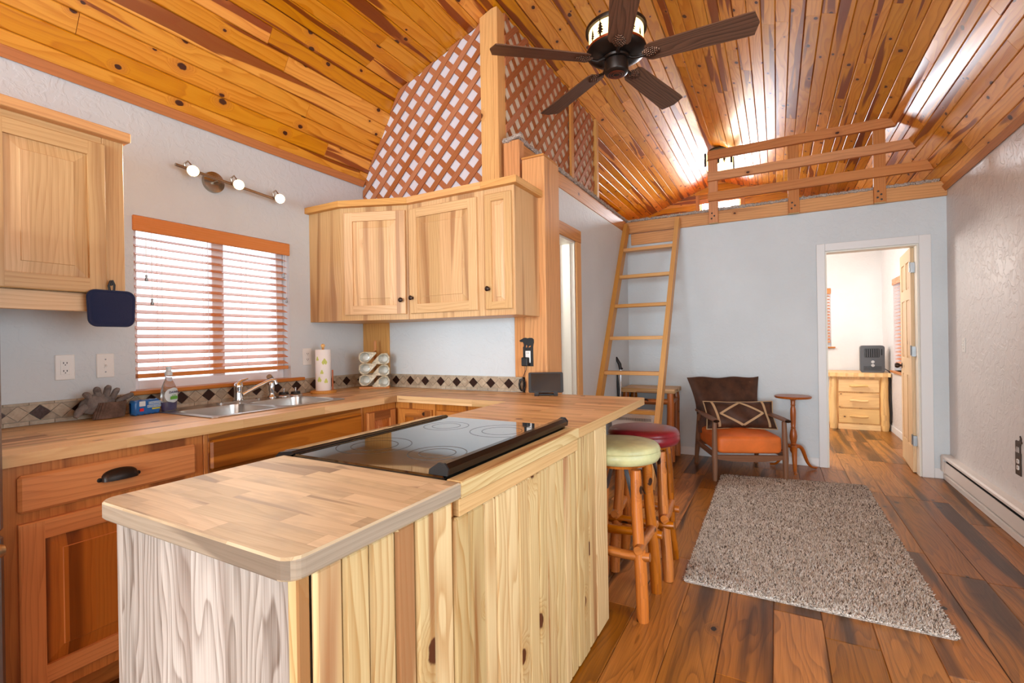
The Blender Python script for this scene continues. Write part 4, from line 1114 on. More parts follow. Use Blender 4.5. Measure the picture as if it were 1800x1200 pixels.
for i, (x, y) in enumerate(((-2.74, 1.965), (-2.70, 2.02))):
    st = thing('basket_strainer', ('steel basket strainer beside the sprayer, left of two', 'steel basket strainer nearest the paper towels, right of two')[i], 'strainer', (x, y, zf), group='sink strainers behind the bowls')
    MB().lathe([(0, .012), (.03, .012), (.038, .008), (.044, .003), (.044, 0), (0, 0)], 22, T(x, y, zf)).build('rim', M['steel'], st)
    MB().lathe([(0, .026), (.026, .026), (.03, .012), (0, .012)], 22, T(x, y, zf)).build('rubber_seal', M['rubber'], st)
    MB().tube([(x, y, zf + .026), (x, y, zf + .046)], [.003, .003], 8).build('post', M['chrome'], st)
    MB().lathe([(0, .054), (.006, .05), (.006, .046), (0, .044)], 10, T(x, y, zf)).build('knob', M['chrome'], st)

# tile backsplash
bs_ = struct(Bx(XL + .0005, XL + .004, 0.54, YK - .001, ZC + .001, ZC + .098, b=0).build('trim_7', M['grout']))
bs2 = struct(Bx(XL + .004, -1.44, YK - .005, YK - .0005, ZC + .001, ZC + .098, b=0).build('trim_8', M['grout']))
def backsplash(parent, Fm, u0, u1, uc, p, skip=None):
    # Fm: local x along the wall, y out of the wall, z up from the worktop
    zc, h = 0.0535, 0.033
    zb0, zb1, zt0, zt1 = .002, .0185, .0885, .0975
    def tile(poly, mat, th):
        q = clip_poly(poly, [(u0, 0), (u1, 0), (u1, .1), (u0, .1)])
        if len(q) > 2: MB().prism(q, 'y', 0.0, th, 'x', Fm).build('tile', mat, parent)
    k = math.floor((u0 - uc) / (p / 2)) - 1
    g = .0012
    while uc + k * p / 2 < u1 + p:
        c = uc + k * p / 2; r_ = p / 4 - g; hh = h - g
        tile([(c - r_, zc), (c, zc - hh), (c + r_, zc), (c, zc + hh)], M['tile_d'] if k % 2 == 0 else M['tile_b'], .007 if k % 2 == 0 else .005)
        c2 = c + p / 4; w_ = p / 4 - g * 1.6
        tile([(c2 - w_, zc + h), (c2, zc + g * 1.6), (c2 + w_, zc + h)], M['tile_b'], .005)
        tile([(c2 - w_, zc - h), (c2 + w_, zc - h), (c2, zc - g * 1.6)], M['tile_b'], .005)
        k += 1
    u = u0
    while u < u1:
        L = rnd.uniform(.07, .1)
        for (a, b) in ((zb0, zb1), (zt0, zt1)):
            tile([(u + .001, a), (min(u + L, u1) - .001, a), (min(u + L, u1) - .001, b), (u + .001, b)], M['tile_t'], .006)
        u += L
backsplash(bs_, frame((XL + .004, 0, ZC), (0, 1, 0), (1, 0, 0), (0, 0, 1)), 0.54, YK - .012, 0.842, .1425)
backsplash(bs2, frame((0, YK - .005, ZC), (1, 0, 0), (0, -1, 0), (0, 0, 1)), XL + .02, -1.44, -1.679, .1386)

# ------------------------------------------------------------------ refrigerator at the left edge
rf = thing('refrigerator', 'stainless refrigerator cut off by the left edge, lower drawer handle showing', 'refrigerator', (-2.4, 0.1, 0))
Bx(XL + .02, -2.10, -0.33, 0.524, 0.02, 1.70, b=0.006).build('body', M['fridge'], rf)
Bx(-2.098, -2.052, -0.33, 0.526, 0.696, 1.70, b=0.008).build('door', M['fridge'], rf)
fd = Bx(-2.098, -2.052, -0.33, 0.526, 0.03, 0.684, b=0.008).build('freezer_drawer', M['fridge'], rf)
mb = MB().tube([(-2.0, -0.25, .655), (-2.0, 0.50, .655), (-2.0, 0.512, .655)], [.021, .021, .015], 16)
for y in (-0.2, 0.44): mb.tube([(-2.052, y, .655), (-2.0, y, .655)], .01, 8)
mb.build('handle', M['goldend'], fd)

# ------------------------------------------------------------------ things on the worktops
F0 = T(-2.715, 1.297, ZC + .0055)
bt = thing('dish_soap_bottle', 'clear dish soap bottle with purple liquid at the sink corner', 'bottle', (-2.715, 1.297, ZC + .0055), R(20))
prof = [(0, 0), (.030, 0), (.034, .006), (.036, .03), (.0375, .07), (.036, .10), (.031, .125), (.022, .147), (.0165, .158), (.0155, .172), (.0155, .18), (0, .18)]
MB().lathe(prof, 28, Matrix.Diagonal((0.72, 1.12, 1, 1))).build('bottle_body', M['clearpl'], bt, local=True)
MB().lathe([(0, .003), (.028, .003), (.0325, .008), (.0345, .03), (.0355, .046), (0, .046)], 28, Matrix.Diagonal((0.70, 1.10, 1, 1))).build('liquid', M['soap'], bt, local=True)
MB().lathe([(0, .18), (.017, .18), (.017, .196), (.012, .2), (.01, .215), (.012, .216), (.012, .222), (0, .224)], 20).build('cap', M['label'], bt, local=True)
lb = MB(); n_ = 14
def lbf(u, v):
    a = R(-62 + 124 * u); zz = .042 + .075 * v
    sq = math.sqrt(max(0, 1 - (2 * v - 1) ** 2)) * .9 + .1
    a *= sq
    rr = .0382
    return Vector((rr * .72 * math.cos(a) * 1.03, rr * 1.12 * math.sin(a) * 1.03, zz))
lb.grid(lbf, n_, 10); lo = lb.build('label', M['label'], bt, local=True, recalc=False)
FL = frame((.0298, 0, .094), (0, 1, 0), (0, 0, 1), (1, 0, 0))
text('lettering', 'DAWN', .017, FL, M['navyprint'], lo)
text('lettering', 'ULTRA', .008, FL @ T(0, -.016, 0), M['greenprint'], lo)
gp_ = MB(); gp_.prism(round_poly([(-.022, -.006), (.022, -.006), (.02, .01), (-.02, .01)], .004, 3), 'z', 0, .0006, M=FL @ T(0, -.03, -.0006)); gp_.build('green_band', M['greenprint'], lo)

# sponge pack
sp = thing('sponge_pack', 'blue plastic pack of scrub sponges leaning by the gloves', 'sponge pack', (-2.722, 1.192, ZC), R(8))
def pouch(u, v):
    # rounded block with crimped ends, local x out of wall, y along, z up
    a = 2 * math.pi * u
    e = abs(2 * v - 1)
    k_ = 1 - .75 * max(0, (e - .86) / .14) ** 1.5
    cx, cz = math.cos(a), math.sin(a)
    sq = lambda q: math.copysign(abs(q) ** .45, q)
    wr = 1 + .035 * math.sin(a * 7 + v * 31) + .03 * math.sin(v * 50 + a * 3)
    return Vector((sq(cx) * .024 * k_ * wr, -.064 + .128 * v, .037 + sq(cz) * .036 * (0.6 + .4 * k_) * wr))
MB().grid(pouch, 28, 26, closed_u=True).build('wrapper', M['blue_pack'], sp, local=True, recalc=False)
FS = frame((.0262, .01, .04), (0, 1, 0), (0, 0, 1), (1, 0, 0))
wpn = sp.children[0]
for (a, b, c_, d, m_) in ((-.008, .05, .010, .023, 'lightblue'), (-.014, .05, -.006, .007, 'lightblue'), (.008, .046, -.016, -.009, 'yelgreen'), (-.05, -.022, .004, .028, 'label'), (-.048, -.03, -.02, -.006, 'red')):
    MB().prism(round_poly([(a, c_), (b, c_), (b, d), (a, d)], .002, 2), 'z', 0, .0006, M=FS).build('print_patch', M[m_], wpn)
text('lettering', 'NO SCRATCH SCRUB', .0068, FS @ T(.022, .0165, .0006), M['navyprint'], wpn)
text('lettering', 'SPONGES CLEANS', .0075, FS @ T(.018, .0005, .0006), M['navyprint'], wpn)
# knit gloves: cuff over a lump of fingers
gv = thing('knit_gloves', 'pair of grey knit gloves with brown cuffs, piled on the worktop', 'gloves', (-2.75, 1.03, ZC), R(5))
def cuff(u, v):
    a = 2 * math.pi * u
    rib = 1 + .03 * math.sin(a * 26)
    wd = .062 - .006 * v; th = .03 + .008 * v
    return Vector((.018 + math.cos(a) * th * rib + .006 * v, .02 + math.sin(a) * wd * rib + .012 * v, .004 + .075 * v))
MB().grid(cuff, 78, 10, closed_u=True).build('cuff', M['cuff'], gv, local=True, recalc=False)
mb = MB()
def hand(u, v):
    a = 2 * math.pi * u; r_ = math.sin(math.pi * min(max(v, .001), .999)) ** .6
    n_ = 1 + .12 * math.sin(3 * a + 4 * v) + .05 * math.sin(7 * a)
    return Vector((-.005 + .03 * r_ * math.cos(a) * n_, -.012 + .07 * r_ * math.sin(a) * n_, .02 + .10 * v))
mb.grid(hand, 28, 14, closed_u=True)
palm = mb.build('palm', M['grey_knit'], gv, local=True, recalc=False)
fing = [((-.0, -.05, .07), (.0, -.085, .055), (.008, -.10, .02), .016), ((0, -.04, .09), (.002, -.055, .128), (.012, -.07, .115), .014), ((0, -.01, .10), (0, -.018, .15), (.016, -.022, .135), .0145),
        ((0, .02, .10), (.002, .026, .155), (.016, .026, .142), .0135), ((0, .045, .09), (.004, .06, .138), (.018, .062, .128), .0125), ((.0, .06, .07), (.004, .11, .10), (.012, .128, .102), .0125)]
for (a, b, c_, r_) in fing:
    pts = []
    for i in range(9):
        t = i / 8
        pts.append(Vector(a) * (1 - t) ** 2 + Vector(b) * 2 * t * (1 - t) + Vector(c_) * t * t)
    MB().tube(pts, [r_ * q for q in (.9, 1, 1, 1, 1.02, 1, .95, .8, .45)], 12).build('finger', M['grey_knit'], gv, local=True)

# paper towels
pt = thing('paper_towel_holder', 'wooden paper towel holder with a round ball finial', 'towel holder', (-2.71, 2.245, ZC))
MB().lathe([(0, 0), (.082, 0), (.085, .004), (.085, .012), (.08, .017), (0, .017)], 36, T(-2.71, 2.245, ZC)).build('base', M['ladder'], pt)
MB().tube([(-2.71, 2.245, ZC + .017), (-2.71, 2.245, ZC + .305)], .008, 10).build('rod', M['ladder'], pt)
MB().lathe([(0, .334), (.011, .329), (.0145, .32), (.011, .31), (.006, .305), (0, .304)], 16, T(-2.71, 2.245, ZC)).build('finial', M['logpale'], pt)
MB().tube([(-2.655, 2.275, ZC + .016), (-2.655, 2.275, ZC + .155)], .0055, 10).build('side_rod', M['cherry'], pt)
tr = thing('paper_towel_roll', 'white paper towel roll with pale leaf print', 'towel roll', (-2.71, 2.245, ZC + .0175))
ro = MB().lathe([(.019, 0), (.049, 0), (.05, .002), (.05, .274), (.049, .276), (.019, .276), (.019, 0)], 40, T(-2.71, 2.245, ZC + .0175)).build('roll', M['paper'], tr)
for (a, z, s_) in ((-30, .19, 1), (-70, .07, .8), (-20, .06, .7), (-85, .21, .6), (-50, .12, .6)):
    lf = MB()
    for k in range(3):
        aa = a + 9 * (k - 1) * s_; zz = z + .012 * (k % 2)
        def pf(u, v): 
            t = R(aa) + (u - .5) * .42 * s_; w_ = math.sin(math.pi * u)
            return Vector((-2.71 + .0506 * math.cos(t), 2.245 + .0506 * math.sin(t), ZC + .0175 + zz + (v - .5) * .03 * w_ * s_))
        lf.grid(pf, 8, 3)
    o = lf.build('leaf_print', M['paleprint'], ro, recalc=False); o['kind'] = 'stuff'

# mug rack with six mugs
RK = T(-2.60, 2.615, ZC) @ RZ(38)
mr = thing('mug_rack', 'small wooden rack with an upright peg post holding six mugs', 'rack', (-2.60, 2.615, ZC), R(38))
MB().box(-.108, .108, -.05, .035, 0, .016, 'x', .003).build('base', M['trimpine'], mr, local=True)
MB().box(-.012, .008, .045, .06, .0, .35, 'z', .002).build('upright', M['trimpine'], mr, local=True)
for z in (.09, .18, .27): MB().tube([(-.002, .0449, z), (-.002, .0, z + .006)], .006, 8).build('peg', M['trimpine'], mr, local=True)
def mug(name, lab, x, z, flip):
    pos = RK @ Vector((x, -.055, z - ZC))
    t = thing(name, lab, 'mug', pos, R(38), 'stoneware mugs lying in the rack')
    # outline of the lip: round bowl drawn out into a pointed handle; local x sideways, y depth
    o = [(-.038, -.012), (-.036, .026), (-.012, .037), (.03, .035), (.066, .033), (.070, .024), (.034, -.018), (.012, -.036), (-.022, -.038)]
    if flip: o = [(-p[0], -p[1]) for p in o]
    o = [(p[0] * 1.16, p[1] * 1.12) for p in o]
    o = round_poly(o, .012, 4)
    n_ = len(o)
    mb = MB()
    rim = [[mb.vert((p[0] * s_, y, p[1] * s_)) for p in o] for (s_, y) in ((.93, 0.0), (1, .004), (1, .018), (.9, .03))]
    for i in range(3):
        for k in range(n_):
            k2 = (k + 1) % n_
            mb.face([rim[i][k], rim[i][k2], rim[i + 1][k2], rim[i + 1][k]], [(0, 0)] * 4, True)
    # face ring to bowl opening
    m_ = 28; r0 = .0345
    op = [mb.vert((r0 * math.cos(6.2832 * k / m_), 0.0015, r0 * math.sin(6.2832 * k / m_))) for k in range(m_)]
    # connect ring with nearest mapping
    import bisect
    angs = sorted([(math.atan2(p[1], p[0]) % (2 * math.pi), i) for i, p in enumerate(o)])
    allp = sorted([(a_, 0, i) for a_, i in angs] + [(2 * math.pi * k / m_, 1, k) for k in range(m_)])
    cur_o = angs[-1][1]; cur_i = m_ - 1
    for (_, kind, i) in allp:
        if kind == 0: mb.face([rim[0][cur_o], rim[0][i], op[cur_i]], [(0, 0)] * 3); cur_o = i
        else: mb.face([op[cur_i], rim[0][cur_o], op[i]], [(0, 0)] * 3); cur_i = i
    # body going back
    mb.lathe([(.036, .03), (.037, .05), (.034, .075), (.026, .082), (0, .082)], 24, RX(-90))
    b = mb.build('body', M['mug'], t, local=True, recalc=False)
    MB().lathe([(.0345, -.0015), (.033, .02), (.032, .055), (.024, .068), (0, .07)], m_, RX(-90)).build('glazed_bowl', M['mugin'], t, local=True, recalc=False)
rows = ('bottom', 'middle', 'top')
for r_ in range(3):
    zz = ZC + .058 + .083 * r_
    mug('stoneware_mug', f'speckled stoneware mug lying in the rack, {rows[r_]} row, handle pointing right', -.064, zz + .006, False)
    mug('stoneware_mug', f'speckled stoneware mug lying in the rack, {rows[r_]} row, handle pointing left', 0.066, zz - .008, True)

# tablet on a stand
tbz = thing('tablet', 'black tablet propped landscape on the peninsula worktop', 'tablet', (-1.222, 2.63, ZC), R(26))
FT = T(0, 0, .018) @ RX(-14)
MB().prism(round_poly([(-.105, 0), (.105, 0), (.105, .124), (-.105, .124)], .009, 4), 'y', 0, .008, M=FT).build('case', M['rubber'], tbz, local=True)
MB().box(-.089, .089, -.0006, 0, .008, .116, b=0, M=FT).build('screen', M['screen'], tbz, local=True)
ts = thing('tablet_stand', 'black plastic stand under the tablet', 'stand', (-1.222, 2.63, ZC), R(26))
MB().prism([(-.03, 0), (.07, 0), (.07, .006), (.035, .07), (.029, .07), (.012, .016), (-.016, .0165), (-.018, .026), (-.022, .026), (-.026, .01)], 'x', -.07, -.045).build('side', M['rubber'], ts, local=True)
MB().prism([(-.03, 0), (.07, 0), (.07, .006), (.035, .07), (.029, .07), (.012, .016), (-.016, .0165), (-.018, .026), (-.022, .026), (-.026, .01)], 'x', .045, .07).build('side', M['rubber'], ts, local=True)
MB().box(-.0448, .0448, -.02, .03, .003, .013).build('crossbar', M['rubber'], ts, local=True)

# ------------------------------------------------------------------ switches and outlets
def duplex(t, F, decora=False):
    if decora:
        i = Bx(-.0165, .0165, -.0075, -.0055, -.033, .033, b=.001, M=F).build('receptacle', M['plate'], t)
        cs = ((0, .018), (0, -.018))
    else:
        cs = ((0, .0195), (0, -.0195)); i = None
        for (x, z) in cs:
            MB().prism(round_poly([(-.0165, z - .0135), (.0165, z - .0135), (.0165, z + .0135), (-.0165, z + .0135)], .008, 4), 'y', -.0085, -.0055, M=F).build('receptacle', M['plate'], t)
    for (x, z) in cs:
        sl = MB()
        for sx in (-.006, .006): sl.box(sx - .0012, sx + .0012, -.0092, -.0075, z - .002, z + .006, b=0, M=F)
        sl.lathe([(0, .0012), (.0022, .0012), (.0022, 0), (0, 0)], 8, F @ T(0, -.0078, z - .007) @ RX(90))
        q = sl.build('slots', M['slot'], t); q['kind'] = 'stuff'
    if decora:
        for z, m_ in ((.0035, 'slot'), (-.0035, 'red')): Bx(-.006, .006, -.0085, -.0075, z - .002, z + .002, b=.0003, M=F).build('test_button', M['plate'], t)
def wall_plate(t, F, w_=.07, h_=.115):
    return MB().box(-w_ / 2, w_ / 2, -.0055, 0, -h_ / 2, h_ / 2, b=.003, M=F).build('cover_plate', M['plate'], t)
def toggle(t, F):
    MB().box(-.005, .005, -.008, -.0055, -.012, .012, b=.0005, M=F).build('slot_frame', M['plate'], t)
    MB().box(-.004, .004, -.017, -.0055, .0, .008, b=.001, M=F @ RX(18)).build('toggle', M['plate'], t)
    for z in (-.03, .03): MB().lathe([(0, .002), (.0035, .001), (.0035, 0), (0, 0)], 8, F @ T(0, -.0055, z) @ RX(90)).build('screw', M['galv'], t)
t = thing('wall_outlet', 'white outlet with test buttons on the wall below the upper cabinet', 'outlet', (XL, .93, 1.158)); F = FY(XL, .93, 1.158); wall_plate(t, F); duplex(t, F, True)
t = thing('light_switch', 'white toggle switch between the outlet and the kitchen window', 'switch', (XL, 1.08, 1.158)); F = FY(XL, 1.08, 1.158); wall_plate(t, F); toggle(t, F)
t = thing('wall_outlet', 'white outlet behind the paper towel roll', 'outlet', (XL, 2.215, 1.16)); F = FY(XL, 2.215, 1.16); wall_plate(t, F); duplex(t, F)
t = thing('light_switch', 'white toggle switch on the right wall near the far corner', 'switch', (XR, 5.02, 1.158)); F = frame((XR, 5.02, 1.158), (0, -1, 0), (1, 0, 0), (0, 0, 1)); wall_plate(t, F); toggle(t, F)
# bear plate
t = thing('bear_outlet_plate', 'black outlet plate topped by a standing bear silhouette, on the cedar post', 'outlet', (-1.392, YK - .012, 1.15))
F = FX(-1.392, YK - .0125, 1.145)
bear = [(-.036, -.062), (.036, -.062), (.036, .06), (.038, .075), (.042, .09), (.041, .108), (.03, .118), (.012, .119), (-.004, .116), (-.014, .12), (-.03, .119), (-.036, .115), (-.058, .105), (-.06, .098), (-.052, .093), (-.036, .092), (-.03, .08), (-.028, .066), (-.036, .06)]
pl = MB().prism(bear, 'y', -.004, 0, M=F).build('cover_plate', M['iron'], t)
for ps in ([(-.014, .058), (-.006, .058), (-.006, .07), (-.010, .074)], [(.004, .058), (.018, .06), (.022, .07), (.01, .066)]):
    MB().prism(ps, 'y', -.0046, -.0041, M=F).build('leg_gap', M['cedar'], pl)
MB().box(-.018, .018, -.0055, -.0042, -.04, .036, b=.001, M=F).build('insert', M['plate'], t)
for z in (.018, -.02): duplex_dummy = Bx(-.0165, .0165, -.0075, -.0055, z - .014, z + .014, b=.004, M=F).build('receptacle', M['plate'], t)
sl = MB()
for sx in (-.006, .006): sl.box(sx - .0012, sx + .0012, -.0082, -.0075, .018, .026, b=0, M=F)
sl.build('slots', M['slot'], t)['kind'] = 'stuff'
t = thing('phone_charger', 'black plug-in charger with coiled cable under the bear plate', 'charger', (-1.40, YK - .05, 1.11))
Bx(-.03, .012, -.045, -.0076, -.06, -.004, b=.005, M=F).build('adapter', M['rubber'], t)
x0, y0 = -1.40, YK - .03
pts = [(x0, y0, 1.085), (x0 - .002, y0, 1.06), (x0 - .012, y0 - .004, 1.035), (x0 - .024, y0, 1.012)]
MB().tube(pts, .0022, 6).build('cable', M['rubber'], t)
pts = []
for i in range(90):
    a = i * .42
    pts.append((x0 - .03 + .020 * math.cos(a) + .005 * math.sin(i * .31), y0 - .003 + .006 * math.sin(i * .7), .965 + .038 * math.sin(a) + .004 * math.cos(i * .5)))
MB().tube(pts, .0020, 5).build('coiled_cable', M['rubber'], t)
# moose plate on the right wall
t = thing('moose_outlet_plate', 'black outlet plate topped by an antlered animal silhouette, on the right wall', 'outlet', (XR, 4.07, .47))
F = frame((XR - .0005, 4.07, .455), (0, -1, 0), (1, 0, 0), (0, 0, 1))
mo = [(-.038, -.08), (.038, -.08), (.038, .055), (.034, .06), (.034, .10), (.04, .115), (.052, .12), (.055, .128), (.044, .135), (.046, .15), (.03, .165), (.024, .16), (.03, .148), (.022, .135), (.0, .128), (-.026, .13), (-.036, .122), (-.036, .09), (-.03, .06), (-.038, .055)]
pl = MB().prism(mo, 'y', -.004, 0, M=F).build('cover_plate', M['bronze'], t)
for x in (-.012, .01): MB().prism([(x - .007, .058), (x + .007, .058), (x + .006, .09), (x - .004, .094)], 'y', -.0046, -.0041, M=F).build('leg_gap', M['wall_r'], pl)
duplex(t, F @ T(0, .002, -.015))
# pot holder
t = thing('pot_holder', 'navy quilted pot holder hanging by its loop from the cabinet edge', 'pot holder', (-2.49, .972, 1.42))
def pad(u, v):
    x, z = (u - .5) * 2, (v - .5) * 2
    k_ = 1 - .08 * (abs(x) ** 4 + abs(z) ** 4) - .11 * (abs(x * z)) ** 3
    return x, z, k_
mb = MB()
po = round_poly([(-.077, -.074), (.077, -.074), (.083, .072), (-.083, .072)], .028, 6)
Fp = FY(-2.483, .972, 1.412)
mb.prism(po, 'y', -.004, .004, M=Fp)
pq = round_poly([(-.068, -.066), (.068, -.066), (.074, .064), (-.074, .064)], .024, 6)
for (ya, yb) in ((-.004, -.0065), (.004, .0065)):
    ia = [mb.vert((p[0], ya, p[1]), Fp) for p in pq]; ib = [mb.vert((p[0] * .93, yb, p[1] * .93), Fp) for p in pq]
    for k in range(len(pq)):
        k2 = (k + 1) % len(pq); mb.face([ia[k], ia[k2], ib[k2], ib[k]], [(0, 0)] * 4, True)
    mb.face(ib, [(p[0], p[1]) for p in pq])
pd = mb.build('pad', M['navy'], t)
mb = MB(); mb.tube([Fp @ Vector(p) for p in [(q[0], 0, q[1]) for q in po] + [(po[0][0], 0, po[0][1])]], .0055, 8, cap=False); mb.build('bound_edge', M['navy'], pd)
mb = MB(); mb.tube([Fp @ Vector(p) for p in ((-.006, -.002, .07), (-.01, -.002, .095), (-.004, -.003, .115), (.004, -.003, .117), (.010, -.002, .1), (.008, -.002, .07))], .0048, 8, flat=.5); mb.build('loop', M['rubber'], t)
MB().lathe([(0, .006), (.008, .005), (.009, 0), (0, 0)], 14, Fp @ T(0, .003, .105) @ RX(90)).build('snap', M['rubber'], t)

# ------------------------------------------------------------------ track light over the window
t = thing('track_light', 'nickel three-spot light bar above the kitchen window, lit', 'light', (XL, 1.63, 2.19))
MB().lathe([(0, .026), (.03, .025), (.058, .02), (.06, .004), (.06, 0), (0, 0)], 28, T(XL, 1.60, 2.185) @ RY(90)).build('wall_canopy', M['nickel'], t)
MB().tube([(XL + .026, 1.60, 2.185), (XL + .07, 1.60, 2.185)], .012, 12).build('stem', M['nickel'], t)
MB().tube([(XL + .07, 1.37, 2.205), (XL + .07, 1.62, 2.187), (XL + .07, 1.95, 2.165)], .0085, 10, flat=1.0).build('bar', M['nickel'], t)
for (y, z, dx_, dy_, dz_) in ((1.44, 2.185, .8, -.55, -.25), (1.69, 2.18, .85, -.5, -.2), (1.955, 2.165, .8, -.55, -.25)):
    d = Vector((dx_, dy_, dz_)).normalized()
    q = d.to_track_quat('Z', 'Y').to_matrix().to_4x4(); q.translation = Vector((XL + .105, y, z)) - d * .035
    sh = MB().lathe([(0, -.03), (.016, -.03), (.019, -.022), (.024, -.005), (.029, .0), (.030, .034), (.0275, .034), (.026, .004), (0, .0)], 24, q).build('spot_shade', M['nickel'], t)
    MB().lathe([(0, .033), (.012, .0335), (.0225, .0318), (.0225, .006), (0, .006)], 20, q).build('bulb', M['bulb'], sh)
    p0 = Vector((XL + .07, y - .02, z + .012))
    MB().tube([p0, p0 + Vector((.0, -.005, .025)), p0 + Vector((.015, .005, .04)), Vector((XL + .105, y, z)) - d * .04 + Vector((0, 0, .018))], .005, 8).build('arm', M['nickel'], sh)
    l = bpy.data.lights.new('track_spot_light', 'SPOT'); l.energy = 26; l.color = (1, .86, .66); l.spot_size = R(130); l.spot_blend = .9; l.shadow_soft_size = .025
    lo_ = bpy.data.objects.new('track_spot_light', l); C.objects.link(lo_); lo_.matrix_world = T(*(Vector((XL + .105, y, z)) + d * .005)) @ (-d).to_track_quat('Z', 'Y').to_matrix().to_4x4()

# ------------------------------------------------------------------ ceiling fan
FXc, FYc = -.775, 2.68
cf = thing('ceiling_fan', 'dark bronze ceiling fan with five walnut blades and a lit drum shade', 'ceiling fan', (FXc, FYc, 2.74))
O3 = T(FXc, FYc, 0)
MB().lathe([(0, 2.741), (.035, 2.741), (.05, 2.744), (.062, 2.75), (.066, 2.757), (.066, 2.815), (.06, 2.82), (.075, 2.822), (.078, 2.832), (.07, 2.842), (0, 2.842)], 36, O3).build('switch_housing', M['bronze'], cf)
mb = MB()
for r_ in (.02, .034, .045): mb.lathe([(r_ - .001, 2.741), (r_, 2.7398), (r_ + .001, 2.741)], 36, O3)
mb.build('cap_rings', M['copper'], cf.children[0])['kind'] = 'stuff'
MB().lathe([(.05, 2.838), (.11, 2.838), (.14, 2.846), (.163, 2.858), (.168, 2.868), (.163, 2.876), (.15, 2.88), (0, 2.88)], 44, O3).build('motor_housing', M['bronze'], cf)
MB().lathe([(.15, 2.878), (.160, 2.878), (.162, 2.888), (.156, 2.894), (.148, 2.894)], 44, O3).build('copper_band', M['copper'], cf)
sh = MB().lathe([(.152, 2.893), (.152, 2.982), (.149, 2.982), (.149, 2.893)], 48, O3).build('drum_shade', M['fanglass'], cf)
MB().lathe([(.149, 2.981), (.168, 2.981), (.170, 2.985), (.170, 2.998), (.164, 3.004), (.02, 3.012), (.02, 2.998), (.149, 2.996)], 48, O3).build('top_ring', M['bronze'], cf)
MB().tube([(FXc, FYc, 3.0), (FXc, FYc, 3.68)], .013, 12).build('downrod', M['bronze'], cf)
MB().lathe([(0, 3.735), (.07, 3.735), (.072, 3.70), (.06, 3.665), (.03, 3.645), (.016, 3.64), (0, 3.64)], 30, O3).build('ceiling_canopy', M['bronze'], cf)
# cut-out figures wrapped round the shade: pines and elk
def wrapped(poly, a0, z0, s_):
    mb = MB(); n_ = len(poly); rr = .1532
    mb.face([mb.vert((FXc + rr * math.cos(a0 + p[0] * s_ / rr), FYc + rr * math.sin(a0 + p[0] * s_ / rr), z0 + p[1] * s_)) for p in poly], [(0, 0)] * n_)
    return mb
pine = [(-.06, 0), (.06, 0), (.06, .18), (.2, .16), (.1, .3), (.24, .32), (.09, .48), (.2, .5), (.07, .66), (.14, .68), (.04, .84), (0, 1.15), (-.04, .84), (-.14, .68), (-.07, .66), (-.2, .5), (-.09, .48), (-.24, .32), (-.1, .3), (-.2, .16), (-.06, .18)]
elk = [(-.45, 0), (-.38, 0), (-.36, .3), (.2, .3), (.24, 0), (.31, 0), (.32, .45), (.42, .62), (.6, .6), (.6, .68), (.46, .76), (.5, 1.0), (.44, 1.0), (.38, .8), (.3, 1.0), (.25, .98), (.32, .74), (.22, .58), (-.4, .58), (-.5, .5)]
for i in range(16):
    a0 = 2 * math.pi * i / 16 + .1
    fig = wrapped(elk, a0, 2.896, .034) if i % 4 == 1 else wrapped(pine, a0, 2.894, .05 + .02 * (i % 3))
    fig.build('cutout_figure', M['bronze'], sh, recalc=False)
for k in range(5):
    a = R(3 + 72 * k); F = O3 @ T(0, 0, 2.822) @ Matrix.Rotation(a, 4, 'Z') @ RX(-12)
    w0, w1 = .060, .076
    bl = [(.165, -w0 * .8), (.19, -w0), (.66, -w1), (.70, -w1 * .98), (.705, -w1 * .72), (.722, 0), (.705, w1 * .72), (.70, w1 * .98), (.66, w1), (.19, w0), (.165, w0 * .8)]
    b_ = MB().prism(bl, 'z', -.003, .003, 'x', F).build('blade', M['walnut'], cf)
    F2 = O3 @ T(0, 0, 2.822) @ Matrix.Rotation(a, 4, 'Z')
    ir = MB().tube([F2 @ Vector(p) for p in ((.06, 0, .012), (.09, .006, -.004), (.115, -.004, -.014), (.14, 0, -.012), (.17, 0, -.008))], [.011, .009, .008, .008, .009], 10).build('blade_iron', M['bronze'], b_)
    # pinecone medallion: overlapping scales
    pc = MB()
    for i in range(9):
        u = i / 8; rr = .031 * math.sin(math.pi * (.16 + .78 * u)) ** .8
        for j in range(7):
            t_ = math.pi * (j + (i % 2) * .5) / 6.5
            x = .15 + .085 * u; y = rr * math.cos(t_); z = -.004 - .014 * math.sin(t_) * math.sin(math.pi * (.15 + .75 * u))
            pc.lathe([(0, -.0045), (.005, -.003), (.0068, 0), (.004, .003), (0, .004)], 6, F @ T(x, y, z))
    pc.lathe([(0, -.045), (.02, -.035), (.029, -.01), (.026, .015), (.014, .036), (0, .042)], 12, F @ T(.19, 0, -.003) @ RY(-90) @ Matrix.Diagonal((.35, 1, 1, 1)))
    q = pc.build('pinecone', M['cone'], b_, recalc=False); q['kind'] = 'stuff'
point('fan_lamp_light', (FXc, FYc, 2.94), 6, .05, (1, .78, .5))
